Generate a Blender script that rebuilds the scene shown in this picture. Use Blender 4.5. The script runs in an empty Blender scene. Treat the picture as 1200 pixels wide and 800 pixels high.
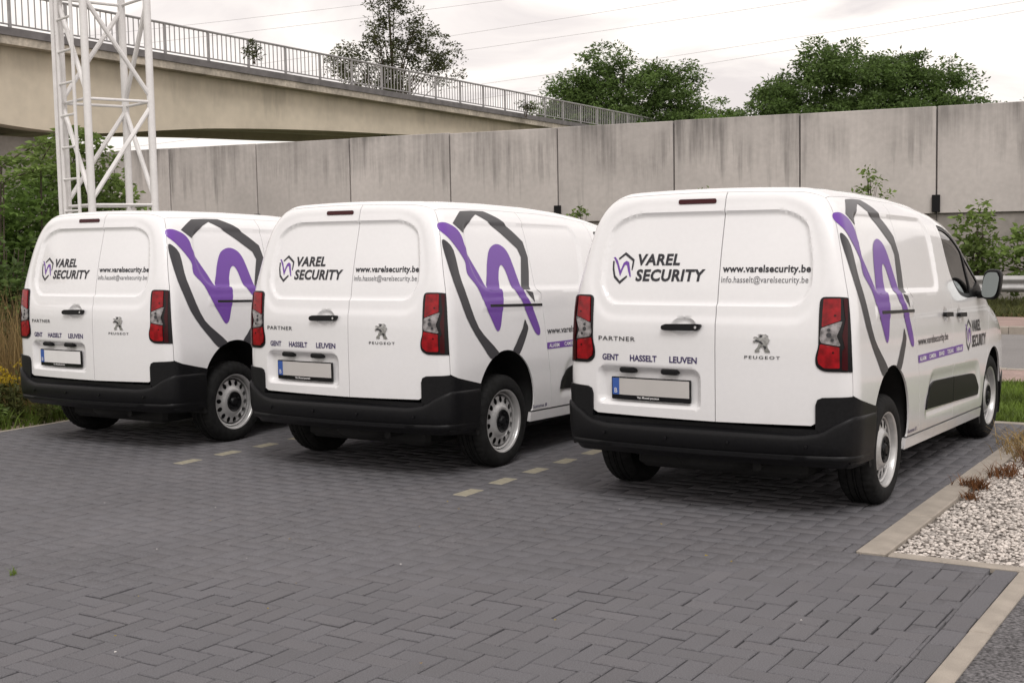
import bpy, math, random
import numpy as np
from mathutils import Matrix, Vector
from mathutils.geometry import delaunay_2d_cdt
R = math.radians
scene = bpy.context.scene
COL = scene.collection

# ---------------------------------------------------------------- camera
cam_d = bpy.data.cameras.new('camera'); cam_d.sensor_width = 36; cam_d.lens = 1514.3 / 1200 * 36
cam_d.clip_start = .05; cam_d.clip_end = 3000
cam = bpy.data.objects.new('camera', cam_d); COL.objects.link(cam); scene.camera = cam
cp, sp, cr, sr = math.cos(R(4.80)), math.sin(R(4.80)), math.cos(R(-1.10)), math.sin(R(-1.10))
right, up, fwd = (cr, sr * sp, sr * cp), (-sr, cr * sp, cr * cp), (0, cp, -sp)
cam.matrix_world = Matrix(((right[0], up[0], -fwd[0], 0), (right[1], up[1], -fwd[1], 0), (right[2], up[2], -fwd[2], 1.655), (0, 0, 0, 1)))

# ---------------------------------------------------------------- sky and sun
SUN_EL, SUN_AZ = 50, 172           # azimuth clockwise from +Y; the light comes from behind the photographer
world = bpy.data.worlds.new('World'); scene.world = world; world.use_nodes = True
nt = world.node_tree; nt.nodes.clear()
def N(t, **k):
    n = nt.nodes.new(t)
    for a, b in k.items(): setattr(n, a, b)
    return n
sky = N('ShaderNodeTexSky', sky_type='NISHITA', sun_disc=False, sun_elevation=R(SUN_EL), sun_rotation=R(SUN_AZ))
skym = N('ShaderNodeVectorMath', operation='SCALE'); skym.inputs['Scale'].default_value = .10
nt.links.new(sky.outputs[0], skym.inputs[0])
tc = N('ShaderNodeTexCoord'); sep = N('ShaderNodeSeparateXYZ'); nt.links.new(tc.outputs['Generated'], sep.inputs[0])
ab = N('ShaderNodeMath', operation='ABSOLUTE'); nt.links.new(sep.outputs[2], ab.inputs[0])
ad = N('ShaderNodeMath', operation='ADD'); nt.links.new(ab.outputs[0], ad.inputs[0]); ad.inputs[1].default_value = .16
dv = N('ShaderNodeVectorMath', operation='DIVIDE'); cb = N('ShaderNodeCombineXYZ')
for i in range(3): nt.links.new(ad.outputs[0], cb.inputs[i])
nt.links.new(tc.outputs['Generated'], dv.inputs[0]); nt.links.new(cb.outputs[0], dv.inputs[1])
mp = N('ShaderNodeMapping'); mp.inputs['Location'].default_value = (3.1, 1.7, 0); nt.links.new(dv.outputs[0], mp.inputs[0])
nz = N('ShaderNodeTexNoise'); nz.inputs['Scale'].default_value = 1.15; nz.inputs['Detail'].default_value = 7; nz.inputs['Roughness'].default_value = .52
nz.inputs['Distortion'].default_value = .9
nt.links.new(mp.outputs[0], nz.inputs['Vector'])
rp = N('ShaderNodeValToRGB'); rp.color_ramp.elements[0].position = .37; rp.color_ramp.elements[0].color = (.80, .735, .72, 1)
rp.color_ramp.elements[1].position = .57; rp.color_ramp.elements[1].color = (1.13, 1.05, .985, 1)
nt.links.new(nz.outputs['Fac'], rp.inputs[0])
mx = N('ShaderNodeMix', data_type='RGBA'); mx.inputs[0].default_value = .95
nt.links.new(skym.outputs[0], mx.inputs[6]); nt.links.new(rp.outputs[0], mx.inputs[7])
bg = N('ShaderNodeBackground'); bg.inputs[1].default_value = 1.0; nt.links.new(mx.outputs[2], bg.inputs[0])
wo = N('ShaderNodeOutputWorld'); nt.links.new(bg.outputs[0], wo.inputs[0])
sun_d = bpy.data.lights.new('sun', 'SUN'); sun_d.energy = 1.5; sun_d.angle = R(25); sun_d.color = (1, .98, .96)
sun = bpy.data.objects.new('sun', sun_d); COL.objects.link(sun)
sdir = Vector((math.sin(R(SUN_AZ)) * math.cos(R(SUN_EL)), math.cos(R(SUN_AZ)) * math.cos(R(SUN_EL)), math.sin(R(SUN_EL))))
sun.rotation_euler = sdir.to_track_quat('Z', 'Y').to_euler()
vs = scene.view_settings; vs.view_transform = 'Standard'; vs.look = 'None'; vs.exposure = .14; vs.gamma = 1; vs.use_curve_mapping = False

# ---------------------------------------------------------------- materials
def mat(name, col, rough=.5, metal=0., coat=0., var=None, bump=None, spec=.5, var2=None, coord='Object', rand=False, dirt=0., tone=0., transl=None, island=0., alpha=None, streak=None):
    """procedural principled material; var=(scale, dark mult, light mult), bump=(scale, strength, distance)"""
    m = bpy.data.materials.new(name); m.use_nodes = True; t = m.node_tree; b = t.nodes['Principled BSDF']
    b.inputs['Roughness'].default_value = rough; b.inputs['Metallic'].default_value = metal
    b.inputs['Coat Weight'].default_value = coat; b.inputs['Coat Roughness'].default_value = .06
    b.inputs['Specular IOR Level'].default_value = spec
    tcn = t.nodes.new('ShaderNodeTexCoord'); src = tcn.outputs[coord]
    if rand:   # shift the pattern from one object to the next
        oi = t.nodes.new('ShaderNodeObjectInfo'); ml = t.nodes.new('ShaderNodeMath'); ml.operation = 'MULTIPLY'; ml.inputs[1].default_value = 63; t.links.new(oi.outputs['Random'], ml.inputs[0])
        cx = t.nodes.new('ShaderNodeCombineXYZ'); t.links.new(ml.outputs[0], cx.inputs[0]); av = t.nodes.new('ShaderNodeVectorMath'); t.links.new(src, av.inputs[0]); t.links.new(cx.outputs[0], av.inputs[1]); src = av.outputs[0]
    rgb = t.nodes.new('ShaderNodeRGB'); rgb.outputs[0].default_value = (*col, 1); cur = rgb.outputs[0]
    def mul(cur, fac, lo, hi):
        r = t.nodes.new('ShaderNodeMapRange'); r.inputs[3].default_value = lo; r.inputs[4].default_value = hi; t.links.new(fac, r.inputs[0])
        x = t.nodes.new('ShaderNodeVectorMath'); x.operation = 'SCALE'; t.links.new(cur, x.inputs[0]); t.links.new(r.outputs[0], x.inputs['Scale'])
        return x.outputs[0]
    for v in (var, var2):
        if v:
            n = t.nodes.new('ShaderNodeTexNoise'); n.inputs['Scale'].default_value = v[0]; n.inputs['Detail'].default_value = 5; t.links.new(src, n.inputs['Vector'])
            r = t.nodes.new('ShaderNodeMapRange'); r.inputs[1].default_value = .3; r.inputs[2].default_value = .7; t.links.new(n.outputs['Fac'], r.inputs[0])
            cur = mul(cur, r.outputs[0], v[1], v[2])
    if streak:   # rain streaks running down from the top: (z scale, horizontal scale, dark mult, z top, reach)
        mpn = t.nodes.new('ShaderNodeMapping'); mpn.inputs['Scale'].default_value = (streak[1], streak[1], streak[0]); t.links.new(src, mpn.inputs[0])
        n = t.nodes.new('ShaderNodeTexNoise'); n.inputs['Scale'].default_value = 1; n.inputs['Detail'].default_value = 6; n.inputs['Roughness'].default_value = .65; t.links.new(mpn.outputs[0], n.inputs['Vector'])
        s = t.nodes.new('ShaderNodeSeparateXYZ'); t.links.new(src, s.inputs[0])
        g = t.nodes.new('ShaderNodeMapRange'); g.inputs[1].default_value = streak[3] - streak[4]; g.inputs[2].default_value = streak[3]; g.inputs[3].default_value = -.16; g.inputs[4].default_value = .16; t.links.new(s.outputs[2], g.inputs[0])
        a = t.nodes.new('ShaderNodeMath'); a.operation = 'ADD'; t.links.new(n.outputs['Fac'], a.inputs[0]); t.links.new(g.outputs[0], a.inputs[1])
        r = t.nodes.new('ShaderNodeMapRange'); r.inputs[1].default_value = .46; r.inputs[2].default_value = .74; t.links.new(a.outputs[0], r.inputs[0])
        pm_ = t.nodes.new('ShaderNodeTexNoise'); pm_.inputs['Scale'].default_value = .55; pm_.inputs['Detail'].default_value = 2; t.links.new(src, pm_.inputs['Vector'])
        pr_ = t.nodes.new('ShaderNodeMapRange'); pr_.inputs[1].default_value = .38; pr_.inputs[2].default_value = .62; pr_.inputs[3].default_value = .15; t.links.new(pm_.outputs['Fac'], pr_.inputs[0])
        pp = t.nodes.new('ShaderNodeMath'); pp.operation = 'MULTIPLY'; t.links.new(r.outputs[0], pp.inputs[0]); t.links.new(pr_.outputs[0], pp.inputs[1])
        cur = mul(cur, pp.outputs[0], 1, streak[2])
    if dirt:   # road film: patchy brownish dust low on the bodywork, thinning upward
        s = t.nodes.new('ShaderNodeSeparateXYZ'); t.links.new(tcn.outputs['Object'], s.inputs[0])
        g = t.nodes.new('ShaderNodeMapRange'); g.inputs[1].default_value = .80; g.inputs[2].default_value = .28; g.inputs[3].default_value = 0; g.inputs[4].default_value = dirt; t.links.new(s.outputs[2], g.inputs[0])
        n = t.nodes.new('ShaderNodeTexNoise'); n.inputs['Scale'].default_value = 5; n.inputs['Detail'].default_value = 6; n.inputs['Roughness'].default_value = .65; t.links.new(tcn.outputs['Object'], n.inputs['Vector'])
        q = t.nodes.new('ShaderNodeMath'); q.operation = 'MULTIPLY'; t.links.new(g.outputs[0], q.inputs[0]); t.links.new(n.outputs['Fac'], q.inputs[1])
        x = t.nodes.new('ShaderNodeMix'); x.data_type = 'RGBA'; t.links.new(q.outputs[0], x.inputs[0]); t.links.new(cur, x.inputs[6]); x.inputs[7].default_value = (.20, .17, .145, 1); cur = x.outputs[2]
    if tone:   # pieces cast apart differ a little in tone
        oi2 = t.nodes.new('ShaderNodeObjectInfo'); cur = mul(cur, oi2.outputs['Random'], 1 - tone, 1 + tone)
    if island:
        g = t.nodes.new('ShaderNodeNewGeometry'); cur = mul(cur, g.outputs['Random Per Island'], 1 - island, 1 + island)
    t.links.new(cur, b.inputs['Base Color'])
    if bump:
        n = t.nodes.new('ShaderNodeTexNoise'); n.inputs['Scale'].default_value = bump[0]; n.inputs['Detail'].default_value = 4; t.links.new(src, n.inputs['Vector'])
        bp = t.nodes.new('ShaderNodeBump'); bp.inputs['Strength'].default_value = bump[1]; bp.inputs['Distance'].default_value = bump[2]
        t.links.new(n.outputs['Fac'], bp.inputs['Height']); t.links.new(bp.outputs[0], b.inputs['Normal'])
    if transl:
        tr = t.nodes.new('ShaderNodeBsdfTranslucent'); t.links.new(cur, tr.inputs[0]); ms = t.nodes.new('ShaderNodeMixShader'); ms.inputs[0].default_value = transl
        t.links.new(b.outputs[0], ms.inputs[1]); t.links.new(tr.outputs[0], ms.inputs[2]); t.links.new(ms.outputs[0], t.nodes['Material Output'].inputs[0])
    if alpha is not None: b.inputs['Alpha'].default_value = alpha
    return m
def glassmat(name, col, a):
    m = bpy.data.materials.new(name); m.use_nodes = True; t = m.node_tree; t.nodes.remove(t.nodes['Principled BSDF'])
    tr = t.nodes.new('ShaderNodeBsdfTransparent'); tr.inputs[0].default_value = (*col, 1)
    gl = t.nodes.new('ShaderNodeBsdfGlossy'); gl.inputs['Roughness'].default_value = .02; gl.inputs[0].default_value = (1, 1, 1, 1)
    fr = t.nodes.new('ShaderNodeFresnel'); fr.inputs[0].default_value = 1.5
    n = t.nodes.new('ShaderNodeMath'); n.operation = 'ADD'; n.inputs[1].default_value = a; t.links.new(fr.outputs[0], n.inputs[0])
    mxs = t.nodes.new('ShaderNodeMixShader'); t.links.new(n.outputs[0], mxs.inputs[0]); t.links.new(tr.outputs[0], mxs.inputs[1]); t.links.new(gl.outputs[0], mxs.inputs[2])
    t.links.new(mxs.outputs[0], t.nodes['Material Output'].inputs[0]); return m

M = {}
M['paint'] = mat('white_paint', (.80, .793, .797), .26, coat=1.0, var=(1.3, .97, 1.01), var2=(35, .985, 1.01), dirt=.28)
M['plastic'] = mat('black_plastic', (.006, .006, .0068), .42, spec=.22, var=(60, .75, 1.3), bump=(900, .2, .0004))
M['gloss_black'] = mat('gloss_black', (.005, .005, .006), .22, spec=.35)
M['rubber'] = mat('tyre_rubber', (.009, .009, .009), .8, spec=.2, var=(25, .6, 1.6), bump=(180, .2, .001))
M['steel'] = mat('painted_steel_wheel', (.52, .515, .51), .30, metal=.45, var=(14, .8, 1.05))
M['dark'] = mat('dark_underbody', (.008, .008, .008), .85, var=(10, .6, 1.4))
M['interior'] = mat('interior_cloth', (.03, .03, .033), .85, var=(20, .7, 1.3))
M['glass'] = glassmat('tinted_glass', (.20, .25, .225), .06)
M['mirror'] = mat('mirror_glass', (.72, .80, .80), .03, metal=1)
M['red'] = mat('red_lens', (.26, .004, .008), .18, spec=.35, var=(22, .55, 1.4))
M['dkred'] = mat('dark_red_lens', (.040, .002, .004), .15, spec=.3)
M['clear'] = mat('clear_lens', (.24, .225, .225), .18, spec=.4, var=(34, .35, 1.6))
M['chrome'] = mat('satin_chrome', (.62, .62, .63), .18, metal=1, var=(60, .55, 1.1))
M['badge'] = mat('dark_badge', (.06, .06, .065), .25, metal=.5)
M['ink'] = mat('dark_vinyl', (.014, .014, .020), .38, coat=.1)
M['grey_vinyl'] = mat('charcoal_vinyl', (.034, .033, .038), .36, coat=.15, var=(3, .92, 1.08))
M['purple'] = mat('purple_vinyl', (.145, .045, .33), .33, coat=.2, var=(3, .94, 1.05))
M['navy'] = mat('navy_vinyl', (.035, .022, .10), .38)
M['white_vinyl'] = mat('white_vinyl', (.78, .77, .77), .4)
M['thin_ink'] = mat('grey_vinyl_print', (.13, .13, .14), .4)
M['plate'] = mat('plate_face', (.50, .48, .46), .35, var=(8, .97, 1.03))
M['eu'] = mat('plate_band_blue', (.035, .10, .36), .35)
M['amber'] = mat('headlamp', (.7, .7, .7), .05, metal=.6, coat=1)

# ---------------------------------------------------------------- mesh helpers
class MB:
    def __init__(s): s.v = []; s.f = []
    def add(s, v, f):
        o = len(s.v); s.v += [tuple(map(float, p)) for p in v]; s.f += [tuple(i + o for i in q) for q in f]; return s
    def box(s, c, d, rz=0):
        h = [x / 2 for x in d]; cc, ss = math.cos(rz), math.sin(rz); v = []
        for z in (-1, 1):
            for x, y in ((-1, -1), (1, -1), (1, 1), (-1, 1)):
                px, py = x * h[0], y * h[1]; v.append((c[0] + px * cc - py * ss, c[1] + px * ss + py * cc, c[2] + z * h[2]))
        return s.add(v, [(3, 2, 1, 0), (4, 5, 6, 7), (0, 1, 5, 4), (1, 2, 6, 5), (2, 3, 7, 6), (3, 0, 4, 7)])
    def cbox(s, c, d, b=.01, rz=0):
        """box with chamfered edges (bevel b) as a rounded block"""
        hx, hy, hz = [x / 2 for x in d]; b = min(b, hx * .9, hy * .9, hz * .9); cc, ss = math.cos(rz), math.sin(rz)
        rings = [(-hz, b), (-hz + b, 0), (hz - b, 0), (hz, b)]; v = []
        for z, i in rings:
            X, Y = hx - i, hy - i
            for px, py in ((-X + b, -Y), (X - b, -Y), (X, -Y + b), (X, Y - b), (X - b, Y), (-X + b, Y), (-X, Y - b), (-X, -Y + b)):
                v.append((c[0] + px * cc - py * ss, c[1] + px * ss + py * cc, c[2] + z))
        f = [tuple(range(7, -1, -1)), tuple(range(24, 32))]
        for k in range(3):
            for j in range(8): a = k * 8 + j; bb = k * 8 + (j + 1) % 8; f.append((a, bb, bb + 8, a + 8))
        return s.add(v, f)
    def tube(s, pts, rad, n=6, cap=True):
        pts = [Vector(p) for p in pts]; rad = rad if hasattr(rad, '__len__') else [rad] * len(pts); v = []; f = []
        t0 = (pts[1] - pts[0]).normalized(); a = t0.orthogonal().normalized()
        for i, p in enumerate(pts):
            t = ((pts[min(i + 1, len(pts) - 1)] - pts[max(i - 1, 0)])).normalized(); a = (a - t * a.dot(t)).normalized(); b = t.cross(a)
            for k in range(n): w = 2 * math.pi * k / n; v.append(p + (a * math.cos(w) + b * math.sin(w)) * rad[i])
        for i in range(len(pts) - 1):
            for k in range(n): f.append((i * n + k, i * n + (k + 1) % n, (i + 1) * n + (k + 1) % n, (i + 1) * n + k))
        if cap: f += [tuple(range(n - 1, -1, -1)), tuple((len(pts) - 1) * n + k for k in range(n))]
        return s.add(v, f)
    def lathe(s, prof, n=48, axis='x', mod=None):
        """prof: (radius, along axis)"""
        v = []; f = []; m = len(prof)
        for k in range(n):
            w = 2 * math.pi * k / n
            for j, (r, h) in enumerate(prof):
                if mod: r += mod(k, j)
                c = (h, r * math.cos(w), r * math.sin(w)) if axis == 'x' else (r * math.cos(w), r * math.sin(w), h)
                v.append(c)
        for k in range(n):
            for j in range(m - 1): a = k * m + j; b = ((k + 1) % n) * m + j; f.append((a, a + 1, b + 1, b))
        return s.add(v, f)
    def mesh(s, name='mesh', smooth=False, angle=35):
        me = bpy.data.meshes.new(name); me.from_pydata(s.v, [], s.f); finish(me, smooth, angle); return me
    def build(s, name, m, parent=None, smooth=False, angle=35):
        return obj(name, s.mesh(name, smooth, angle), m, parent)
def finish(me, smooth, angle=35):
    me.validate()
    if smooth:
        me.polygons.foreach_set('use_smooth', [True] * len(me.polygons)); me.set_sharp_from_angle(angle=R(angle))
    me.update()
def obj(name, me, m=None, parent=None, loc=None, rot=None):
    o = bpy.data.objects.new(name, me); COL.objects.link(o)
    if m is not None and me is not None and not me.materials: me.materials.append(m if not isinstance(m, str) else M[m])
    if parent: o.parent = parent
    if loc is not None: o.location = loc
    if rot is not None: o.rotation_euler = rot
    return o
def thing(name, label, cat, loc=(0, 0, 0), rz=0, group=None):
    o = bpy.data.objects.new(name, None); COL.objects.link(o); o.location = loc; o.rotation_euler = (0, 0, rz); o.empty_display_size = .2
    return tag(o, label, cat, group)
def tag(o, label, cat, group=None):
    o['label'] = label; o['category'] = cat
    if group: o['group'] = group
    return o
def struct(o, kind='structure'):
    o['kind'] = kind; return o
def np_mesh(name, V, F, smooth=False):
    """V (n,3) array, F (m,k) int array"""
    me = bpy.data.meshes.new(name); V = np.asarray(V, np.float32); F = np.asarray(F, np.int32); k = F.shape[1]
    me.vertices.add(len(V)); me.vertices.foreach_set('co', V.ravel())
    me.loops.add(F.size); me.loops.foreach_set('vertex_index', F.ravel())
    me.polygons.add(len(F)); me.polygons.foreach_set('loop_start', np.arange(0, F.size, k, dtype=np.int32))
    if smooth: me.polygons.foreach_set('use_smooth', np.ones(len(F), bool))
    me.update(calc_edges=True); return me

# ================================================================ THE VAN
# local frame: u right, v forward (0 at the rear bumper), z up; body features are laid out level, then raked slightly nose-down
RAKE = .03
def table(pts, sg):
    p = np.array(pts, float); x = np.linspace(p[0, 0] - .5, p[-1, 0] + .5, 3000); y = np.interp(x, p[:, 0], p[:, 1]); h = x[1] - x[0]
    s0 = (p[1, 1] - p[0, 1]) / (p[1, 0] - p[0, 0]); s1 = (p[-1, 1] - p[-2, 1]) / (p[-1, 0] - p[-2, 0])
    y = np.where(x < p[0, 0], p[0, 1] + s0 * (x - p[0, 0]), y); y = np.where(x > p[-1, 0], p[-1, 1] + s1 * (x - p[-1, 0]), y)
    n = int(4 * sg / h); k = np.exp(-.5 * (np.arange(-n, n + 1) * h / sg) ** 2); k /= k.sum()
    yy = np.convolve(np.pad(y, n, mode='edge'), k, mode='valid'); return lambda q: np.interp(q, x, yy)
XRz = table([(.2, -.02), (.95, -.02), (1.1, -.015), (1.3, .01), (1.5, .055), (1.73, .12), (1.9, .175)], .05)
WZ = table([(.28, .896), (.36, .910), (.5, .918), (.75, .924), (1.0, .914), (1.15, .905), (1.27, .889), (1.4, .857), (1.5, .835), (1.6, .81), (1.737, .772), (1.9, .72)], .04)
ZTv = table([(0, 1.880), (.15, 1.888), (.5, 1.902), (1.0, 1.907), (1.6, 1.90), (2.0, 1.882), (2.4, 1.845), (2.68, 1.80), (2.78, 1.765), (3.45, 1.275), (3.55, 1.235), (3.85, 1.16), (4.1, 1.08), (4.3, .97), (4.42, .80)], .035)
VFz = table([(.2, 4.28), (.45, 4.385), (.7, 4.40), (.9, 4.36), (1.1, 4.22)], .05)
def Wd(v, z): return WZ(z) - .012 * np.clip((.7 - v) / .6, 0, 1) ** 2 - .11 * np.clip((v - 3.25) / 1.15, 0, 1) ** 2.2
def REAR(u, z): return XRz(z) + .095 * (u / .9) ** 2
def TOP(v, u): return ZTv(v) - .02 * (u / .7) ** 2
def FRONT(u, z): return VFz(z) - .20 * (np.abs(u) / .9) ** 2.6
def smax(a, b, k):
    h = np.maximum(k - np.abs(a - b), 0) / k; return np.maximum(a, b) + h * h * k * .25
def field(p):
    u, v, z = p[:, 0], p[:, 1], p[:, 2]
    s = smax(np.abs(u) - Wd(v, z), (z - TOP(v, u)) * .9, .20)
    s = smax(s, REAR(u, z) - v, .10)
    return smax(s, v - FRONT(u, z), .16)
def grad(p):
    g = np.zeros_like(p); e = 2e-3
    for i in range(3):
        q = p.copy(); q[:, i] += e; r = p.copy(); r[:, i] -= e; g[:, i] = (field(q) - field(r)) / (2 * e)
    return g
def project(p):
    for _ in range(7):
        g = grad(p); f = field(p); p = p - g * (f / np.maximum((g * g).sum(1), 1e-6))[:, None]
    g = grad(p); return p, g / np.linalg.norm(g, axis=1)[:, None]
def inside(P, poly):
    P = np.asarray(P); poly = np.asarray(poly); c = np.zeros(len(P), bool); x, y = P[:, 0], P[:, 1]
    a = poly; b = np.roll(poly, -1, 0)
    for (x0, y0), (x1, y1) in zip(a, b):
        if y0 == y1: continue
        m = (y0 > y) != (y1 > y); c ^= m & (x < (x1 - x0) * (y - y0) / (y1 - y0) + x0)
    return c
def segdist(P, poly):
    P = np.asarray(P); poly = np.asarray(poly); d = np.full(len(P), 1e9)
    for a, b in zip(poly, np.roll(poly, -1, 0)):
        ab_ = b - a; L = ab_ @ ab_
        if L < 1e-12: continue
        t = np.clip(((P - a) @ ab_) / L, 0, 1); d = np.minimum(d, np.hypot(*(P - a - t[:, None] * ab_).T))
    return d
def densify(poly, h):
    out = []
    P = [np.array(p, float) for p in poly]
    for a, b in zip(P, P[1:] + P[:1]):
        n = max(1, int(math.ceil(np.linalg.norm(b - a) / h)))
        for i in range(n): out.append(a + (b - a) * i / n)
    return np.array(out)
def rounded(poly, r, n=6):
    """round the corners of a closed polygon; r a number or one per corner"""
    P = [np.array(p, float) for p in poly]; m = len(P); out = []
    for i in range(m):
        rr = r[i] if hasattr(r, '__len__') else r
        a, b, c = P[i - 1], P[i], P[(i + 1) % m]; la, lc = np.linalg.norm(a - b), np.linalg.norm(c - b)
        d = min(rr, la * .49, lc * .49)
        if d < 1e-4: out.append(b); continue
        p0, p1 = b + (a - b) / la * d, b + (c - b) / lc * d
        for k in range(n + 1): t = k / n; out.append((1 - t) ** 2 * p0 + 2 * t * (1 - t) * b + t * t * p1)
    return np.array(out)
def smoothpoly(P, n=4):
    """closed Catmull-Rom through the points"""
    P = np.array(P, float); out = []
    for i in range(len(P)):
        a, b, c, d = P[i - 1], P[i], P[(i + 1) % len(P)], P[(i + 2) % len(P)]
        for k in range(n):
            t = k / n; out.append(.5 * ((2 * b) + (c - a) * t + (2 * a - 5 * b + 4 * c - d) * t * t + (3 * b - a - 3 * c + d) * t ** 3))
    return np.array(out)
def inset(poly, d):
    P = np.array(poly); A = .5 * np.sum(P[:, 0] * np.roll(P[:, 1], -1) - np.roll(P[:, 0], -1) * P[:, 1]); s = 1 if A > 0 else -1
    e = np.roll(P, -1, 0) - P; e /= np.maximum(np.linalg.norm(e, axis=1), 1e-9)[:, None]
    n1 = np.stack([-e[:, 1], e[:, 0]], 1) * s; n0 = np.roll(n1, 1, 0); m = n0 + n1; l = (m * m).sum(1); m = m * (2 / np.maximum(l, .6))[:, None]
    return P + m * d
def triangulate(outer, holes, cons, h):
    loops = [np.asarray(outer)] + [np.asarray(x) for x in holes]
    V = []; E = []
    for L in loops + [np.asarray(c) for c in cons]:
        o = len(V); V += [tuple(p) for p in L]; E += [(o + i, o + (i + 1) % len(L)) for i in range(len(L))]
    lo, hi = loops[0].min(0), loops[0].max(0)
    gx, gy = np.meshgrid(np.arange(lo[0] + h * .5, hi[0], h), np.arange(lo[1] + h * .5, hi[1], h))
    gx[1::2] += h * .5
    G = np.stack([gx.ravel(), gy.ravel()], 1)
    if len(G):
        k = inside(G, loops[0])
        for H in loops[1:]: k &= ~inside(G, H)
        G = G[k]
        if len(G):
            k = segdist(G, loops[0]) > h * .4
            for H in loops[1:] + [np.asarray(c) for c in cons]: k &= segdist(G, H) > h * .4
            G = G[k]; V += [tuple(p) for p in G]
    r = delaunay_2d_cdt([Vector(v) for v in V], E, [], 0, 1e-6)
    P = np.array([(v[0], v[1]) for v in r[0]]); F = np.array([f for f in r[2] if len(f) == 3], int)
    c = P[F].mean(1); k = inside(c, loops[0])
    for H in loops[1:]: k &= ~inside(c, H)
    F = F[k]; used = np.unique(F); rm = -np.ones(len(P), int); rm[used] = np.arange(len(used))
    return P[used], rm[F]
class Surf:
    """one side of the body: start(points2d) -> 3d seeds; reliefs pushed into (or out of) the sheet metal"""
    def __init__(s, start): s.start = start; s.rel = []
    def relief(s, poly, depth, bevel): s.rel.append((np.asarray(poly), depth, bevel))
    def depth(s, P):
        d = np.zeros(len(P))
        for poly, dep, bev in s.rel:
            k = inside(P, poly); t = np.zeros(len(P))
            if k.any(): t[k] = np.clip(segdist(P[k], poly) / bev, 0, 1)
            d += dep * t * t * (3 - 2 * t)
        return d
    def map(s, P, off=0., nodepth=False):
        P = np.asarray(P, float); p, n = project(s.start(P))
        o = off - (0 if nodepth else s.depth(P)); p = p + n * (o if hasattr(o, '__len__') else np.full(len(P), o))[:, None]
        p[:, 2] -= RAKE * (p[:, 1] - .3); return p, n
    def panel(s, outer, holes=(), h=.02, off=0., flange=.025, gap=.0028, cons=True, nodepth=False):
        o = inset(densify(outer, h), gap) if gap else densify(outer, h); H = [inset(densify(x, h), -gap) if gap else densify(x, h) for x in holes]
        C = [densify(r[0], h) for r in s.rel] if cons and not nodepth else []
        P, F = triangulate(o, H, C, h); V, n = s.map(P, off, nodepth)
        # orient outward
        t = np.cross(V[F[:, 1]] - V[F[:, 0]], V[F[:, 2]] - V[F[:, 0]]); flip = (t * n[F].mean(1)).sum(1) < 0
        F[flip] = F[flip][:, ::-1]
        faces = [tuple(f) for f in F]; verts = [tuple(x) for x in V]
        if flange:
            from collections import Counter
            ec = Counter(tuple(sorted((f[i], f[(i + 1) % 3]))) for f in faces for i in range(3))
            ids = {}
            def inner(i):
                if i not in ids: ids[i] = len(verts); verts.append(tuple(V[i] - n[i] * flange))
                return ids[i]
            for f in list(faces):
                for i in range(3):
                    a, b = f[i], f[(i + 1) % 3]
                    if ec[tuple(sorted((a, b)))] == 1: faces.append((b, a, inner(a), inner(b)))
        return MBx(verts, faces)
class MBx(MB):
    def __init__(s, v, f): s.v = v; s.f = f
def mirror_mesh(me):
    m2 = me.copy(); co = np.zeros(len(me.vertices) * 3, np.float32); me.vertices.foreach_get('co', co); co = co.reshape(-1, 3); co[:, 0] *= -1
    m2.vertices.foreach_set('co', co.ravel()); m2.flip_normals(); m2.update(); return m2

def rear_u(u, z):          # lateral layout of the rear doors, edges fixed
    w = Wd(.1, z); return u + np.interp(u / w, [-1, -.9, -.75, -.35, 0, .12, .4, .78, .86, 1], [0, .008, .022, .027, .022, .012, .002, -.010, -.011, 0])
SR = Surf(lambda P: np.stack([rear_u(P[:, 0], P[:, 1]), REAR(rear_u(P[:, 0], P[:, 1]), P[:, 1]), P[:, 1]], 1))
SS = Surf(lambda P: np.stack([Wd(P[:, 0], P[:, 1]), P[:, 0], P[:, 1]], 1))
ST = Surf(lambda P: np.stack([P[:, 1], P[:, 0], TOP(P[:, 0], P[:, 1])], 1))
SF = Surf(lambda P: np.stack([P[:, 0], FRONT(P[:, 0], P[:, 1]), P[:, 1]], 1))
def rear_edge(z):
    v = .1; 
    for _ in range(8): u = float(Wd(v, z)); v = float(REAR(u, z))
    return u, v
def rear_top(u):
    z = 1.87
    for _ in range(8): z = float(TOP(REAR(u, z), u))
    return z
def side_top(v):
    z = float(ZTv(v))
    for _ in range(8): z = float(TOP(v, Wd(v, z)))
    return z
def front_edge(z):
    v = 4.2
    for _ in range(20): u = float(Wd(v, z)); v = .5 * v + .5 * float(FRONT(u, z))
    return u, v
ZCOR = 1.8
for _ in range(10): ZCOR = rear_top(rear_edge(ZCOR)[0])
VCOR = rear_edge(ZCOR)[1]

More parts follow.
